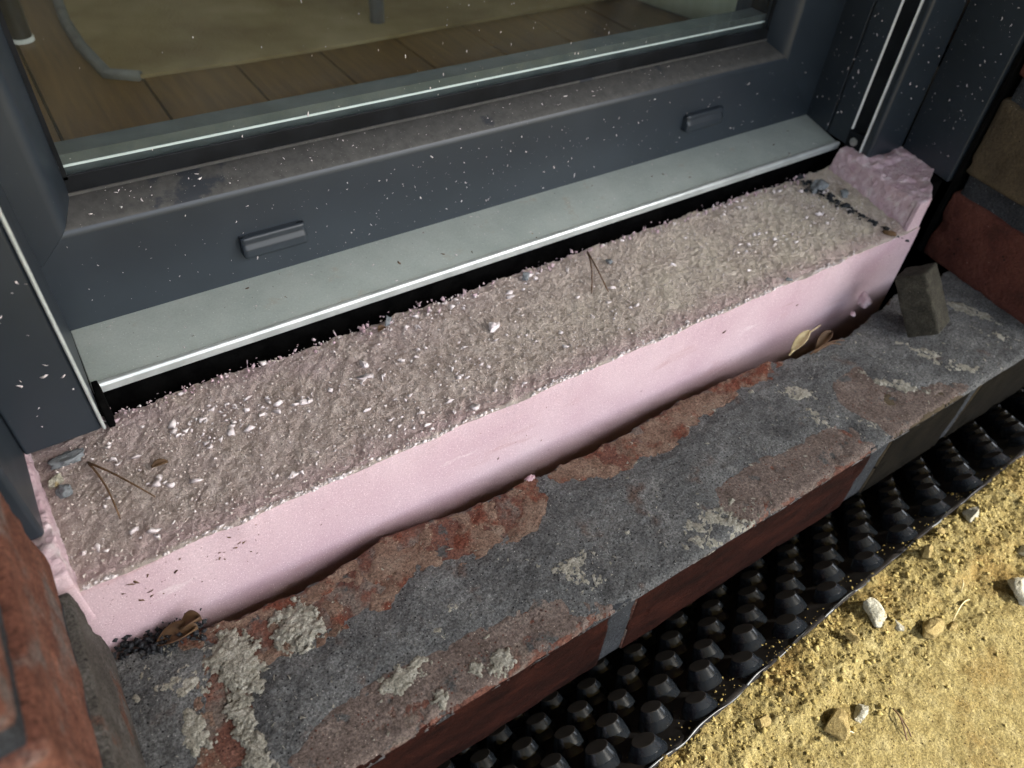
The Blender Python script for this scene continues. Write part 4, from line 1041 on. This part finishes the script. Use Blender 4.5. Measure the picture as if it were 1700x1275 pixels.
# black mortar crumbs in the gap at the left
n = 420
p0 = at(200, 1085, 2, ZSILL); p1 = at(330, 1040, 2, ZSILL)
t_ = rng.uniform(size=n)
pts = p0 * (1 - t_)[:, None] + p1 * t_[:, None] + rng.normal(0, 1, (n, 3)) * (.006, .010, .006) + (0, -.004, .002)
sz = .0018 + .004 * rng.uniform(size=n) ** 3
g = crumbs('mortar_crumbs', pts, np.stack([sz, sz * .9, sz * .9], 1), m_joint)
tag(g, 'heap of black mortar crumbs in the left gap under the foam', 'mortar crumbs', kind='stuff')
n = 170
p0 = at(1345, 300, 2, .003); p1 = at(1482, 384, 2, .003)
t_ = rng.uniform(size=n) ** 1.4
pts = p0 * (1 - t_)[:, None] + p1 * t_[:, None] + np.stack([-np.abs(rng.normal(0, .014, n)) * (1.2 - t_), rng.normal(0, .022, n), 0 * t_], 1) + (-.006, 0, .001)
sz = .0014 + .0055 * rng.uniform(size=n) ** 3
g = crumbs('mortar_crumbs', pts, np.stack([sz, sz * .9, sz * .6], 1), m_joint, ico=True)
tag(g, 'dark mortar crumbs gathered along the torn right foam lip', 'mortar crumbs', kind='stuff')
# lumps
def lump(px, py, z_, size, mt, name, lab, cat, sd):
    p = at(px, py, 2, z_); ob = rock(p + (0, 0, size[2] * .4), size, sd, mt, name, rot=sd, amp=1.0); tag(ob, lab, cat); return ob
lump(110, 768, .002, (.030, .014, .009), m_chunk, 'mortar_chunk', 'grey crumbly mortar chunk at the left back of the insulation', 'mortar chunk', 41)
lump(92, 802, .002, (.011, .010, .010), m_stone, 'stone_chip', 'pale stone chip on the left corner of the insulation', 'stone chip', 42)
lump(105, 818, .002, (.012, .010, .008), m_chunk, 'mortar_chunk', 'small blue grey mortar chunk below the pale stone chip', 'mortar chunk', 43)
lump(1358, 312, .002, (.036, .020, .012), m_chunk, 'mortar_chunk', 'flat grey mortar chunk at the right back corner of the insulation', 'mortar chunk', 44)
lump(1400, 325, .002, (.014, .010, .010), m_chunk, 'mortar_chunk', 'small mortar chunk beside the torn right foam lip', 'mortar chunk', 45)
lump(1474, 388, .004, (.016, .008, .006), m_leaf, 'bark_bit', 'brown bark bit at the right front corner of the insulation top', 'bark bit', 46)
lump(872, 462, .004, (.010, .009, .008), m_chunk, 'mortar_chunk', 'small grey chunk at the middle of the back edge', 'mortar chunk', 47)
lump(645, 535, .006, (.010, .008, .010), m_chunk, 'mortar_chunk', 'small grey chunk at the back edge left of the middle', 'mortar chunk', 48)
lump(1012, 436, .004, (.008, .007, .006), m_chunk, 'mortar_chunk', 'tiny blue grey chunk right of the middle pine needles', 'mortar chunk', 49)
lump(1310, 465, .003, (.008, .005, .004), m_chunk, 'mortar_chunk', 'tiny dark chip near the front edge of the insulation top', 'mortar chunk', 50)
lump(818, 545, .003, (.016, .010, .006), m_crumb, 'foam_piece', 'pale pink foam scrap in the middle of the insulation top', 'foam piece', 51)
lump(606, 607, .003, (.012, .007, .006), m_crumb, 'foam_piece', 'white foam flake left of the middle of the insulation', 'foam piece', 52)
lump(1432, 505, ZSILL + .01, (.014, .012, .026), m_foamrough, 'foam_piece', 'torn white foam lump in the gap beside the dark block', 'foam piece', 53)
lump(1415, 522, ZSILL + .004, (.010, .006, .005), m_foamrough, 'foam_piece', 'thin foam tail below the torn white lump', 'foam piece', 54)
lump(880, 798, ZSILL - .002, (.008, .012, .006), m_foamrough, 'foam_piece', 'tiny pink foam tuft in the brick joint at the gap', 'foam piece', 55)
# dark composite block leaning in the right corner
bd = (.078, .058, .122)
v, f = rbox(bd, (18, 14, 30), .004, 61, .0014, 60, .006)
axz = np.array([-.05, .62, .78]); axz /= np.linalg.norm(axz)
axx = np.array([.93, .36, 0.0]); axx -= axz * (axx @ axz); axx /= np.linalg.norm(axx); axy = np.cross(axz, axx)
RB = np.stack([axx, axy, axz], 1)
vb = v @ RB.T
foot = at(1526, 560, 2, ZSILL)
cb = foot + np.array([0, .03, 0]); cb = np.array([cb[0], cb[1], ZSILL - vb[:, 2].min() + .003])
tag(mk('spacer_block', vb + cb, f, m_composite, origin=(cb[0], cb[1], ZSILL + .003), smooth=False), 'dark grey composite block leaning on the sill in the right corner', 'block')

for o in list(bpy.data.objects):
    if '_w' in o: del o['_w']
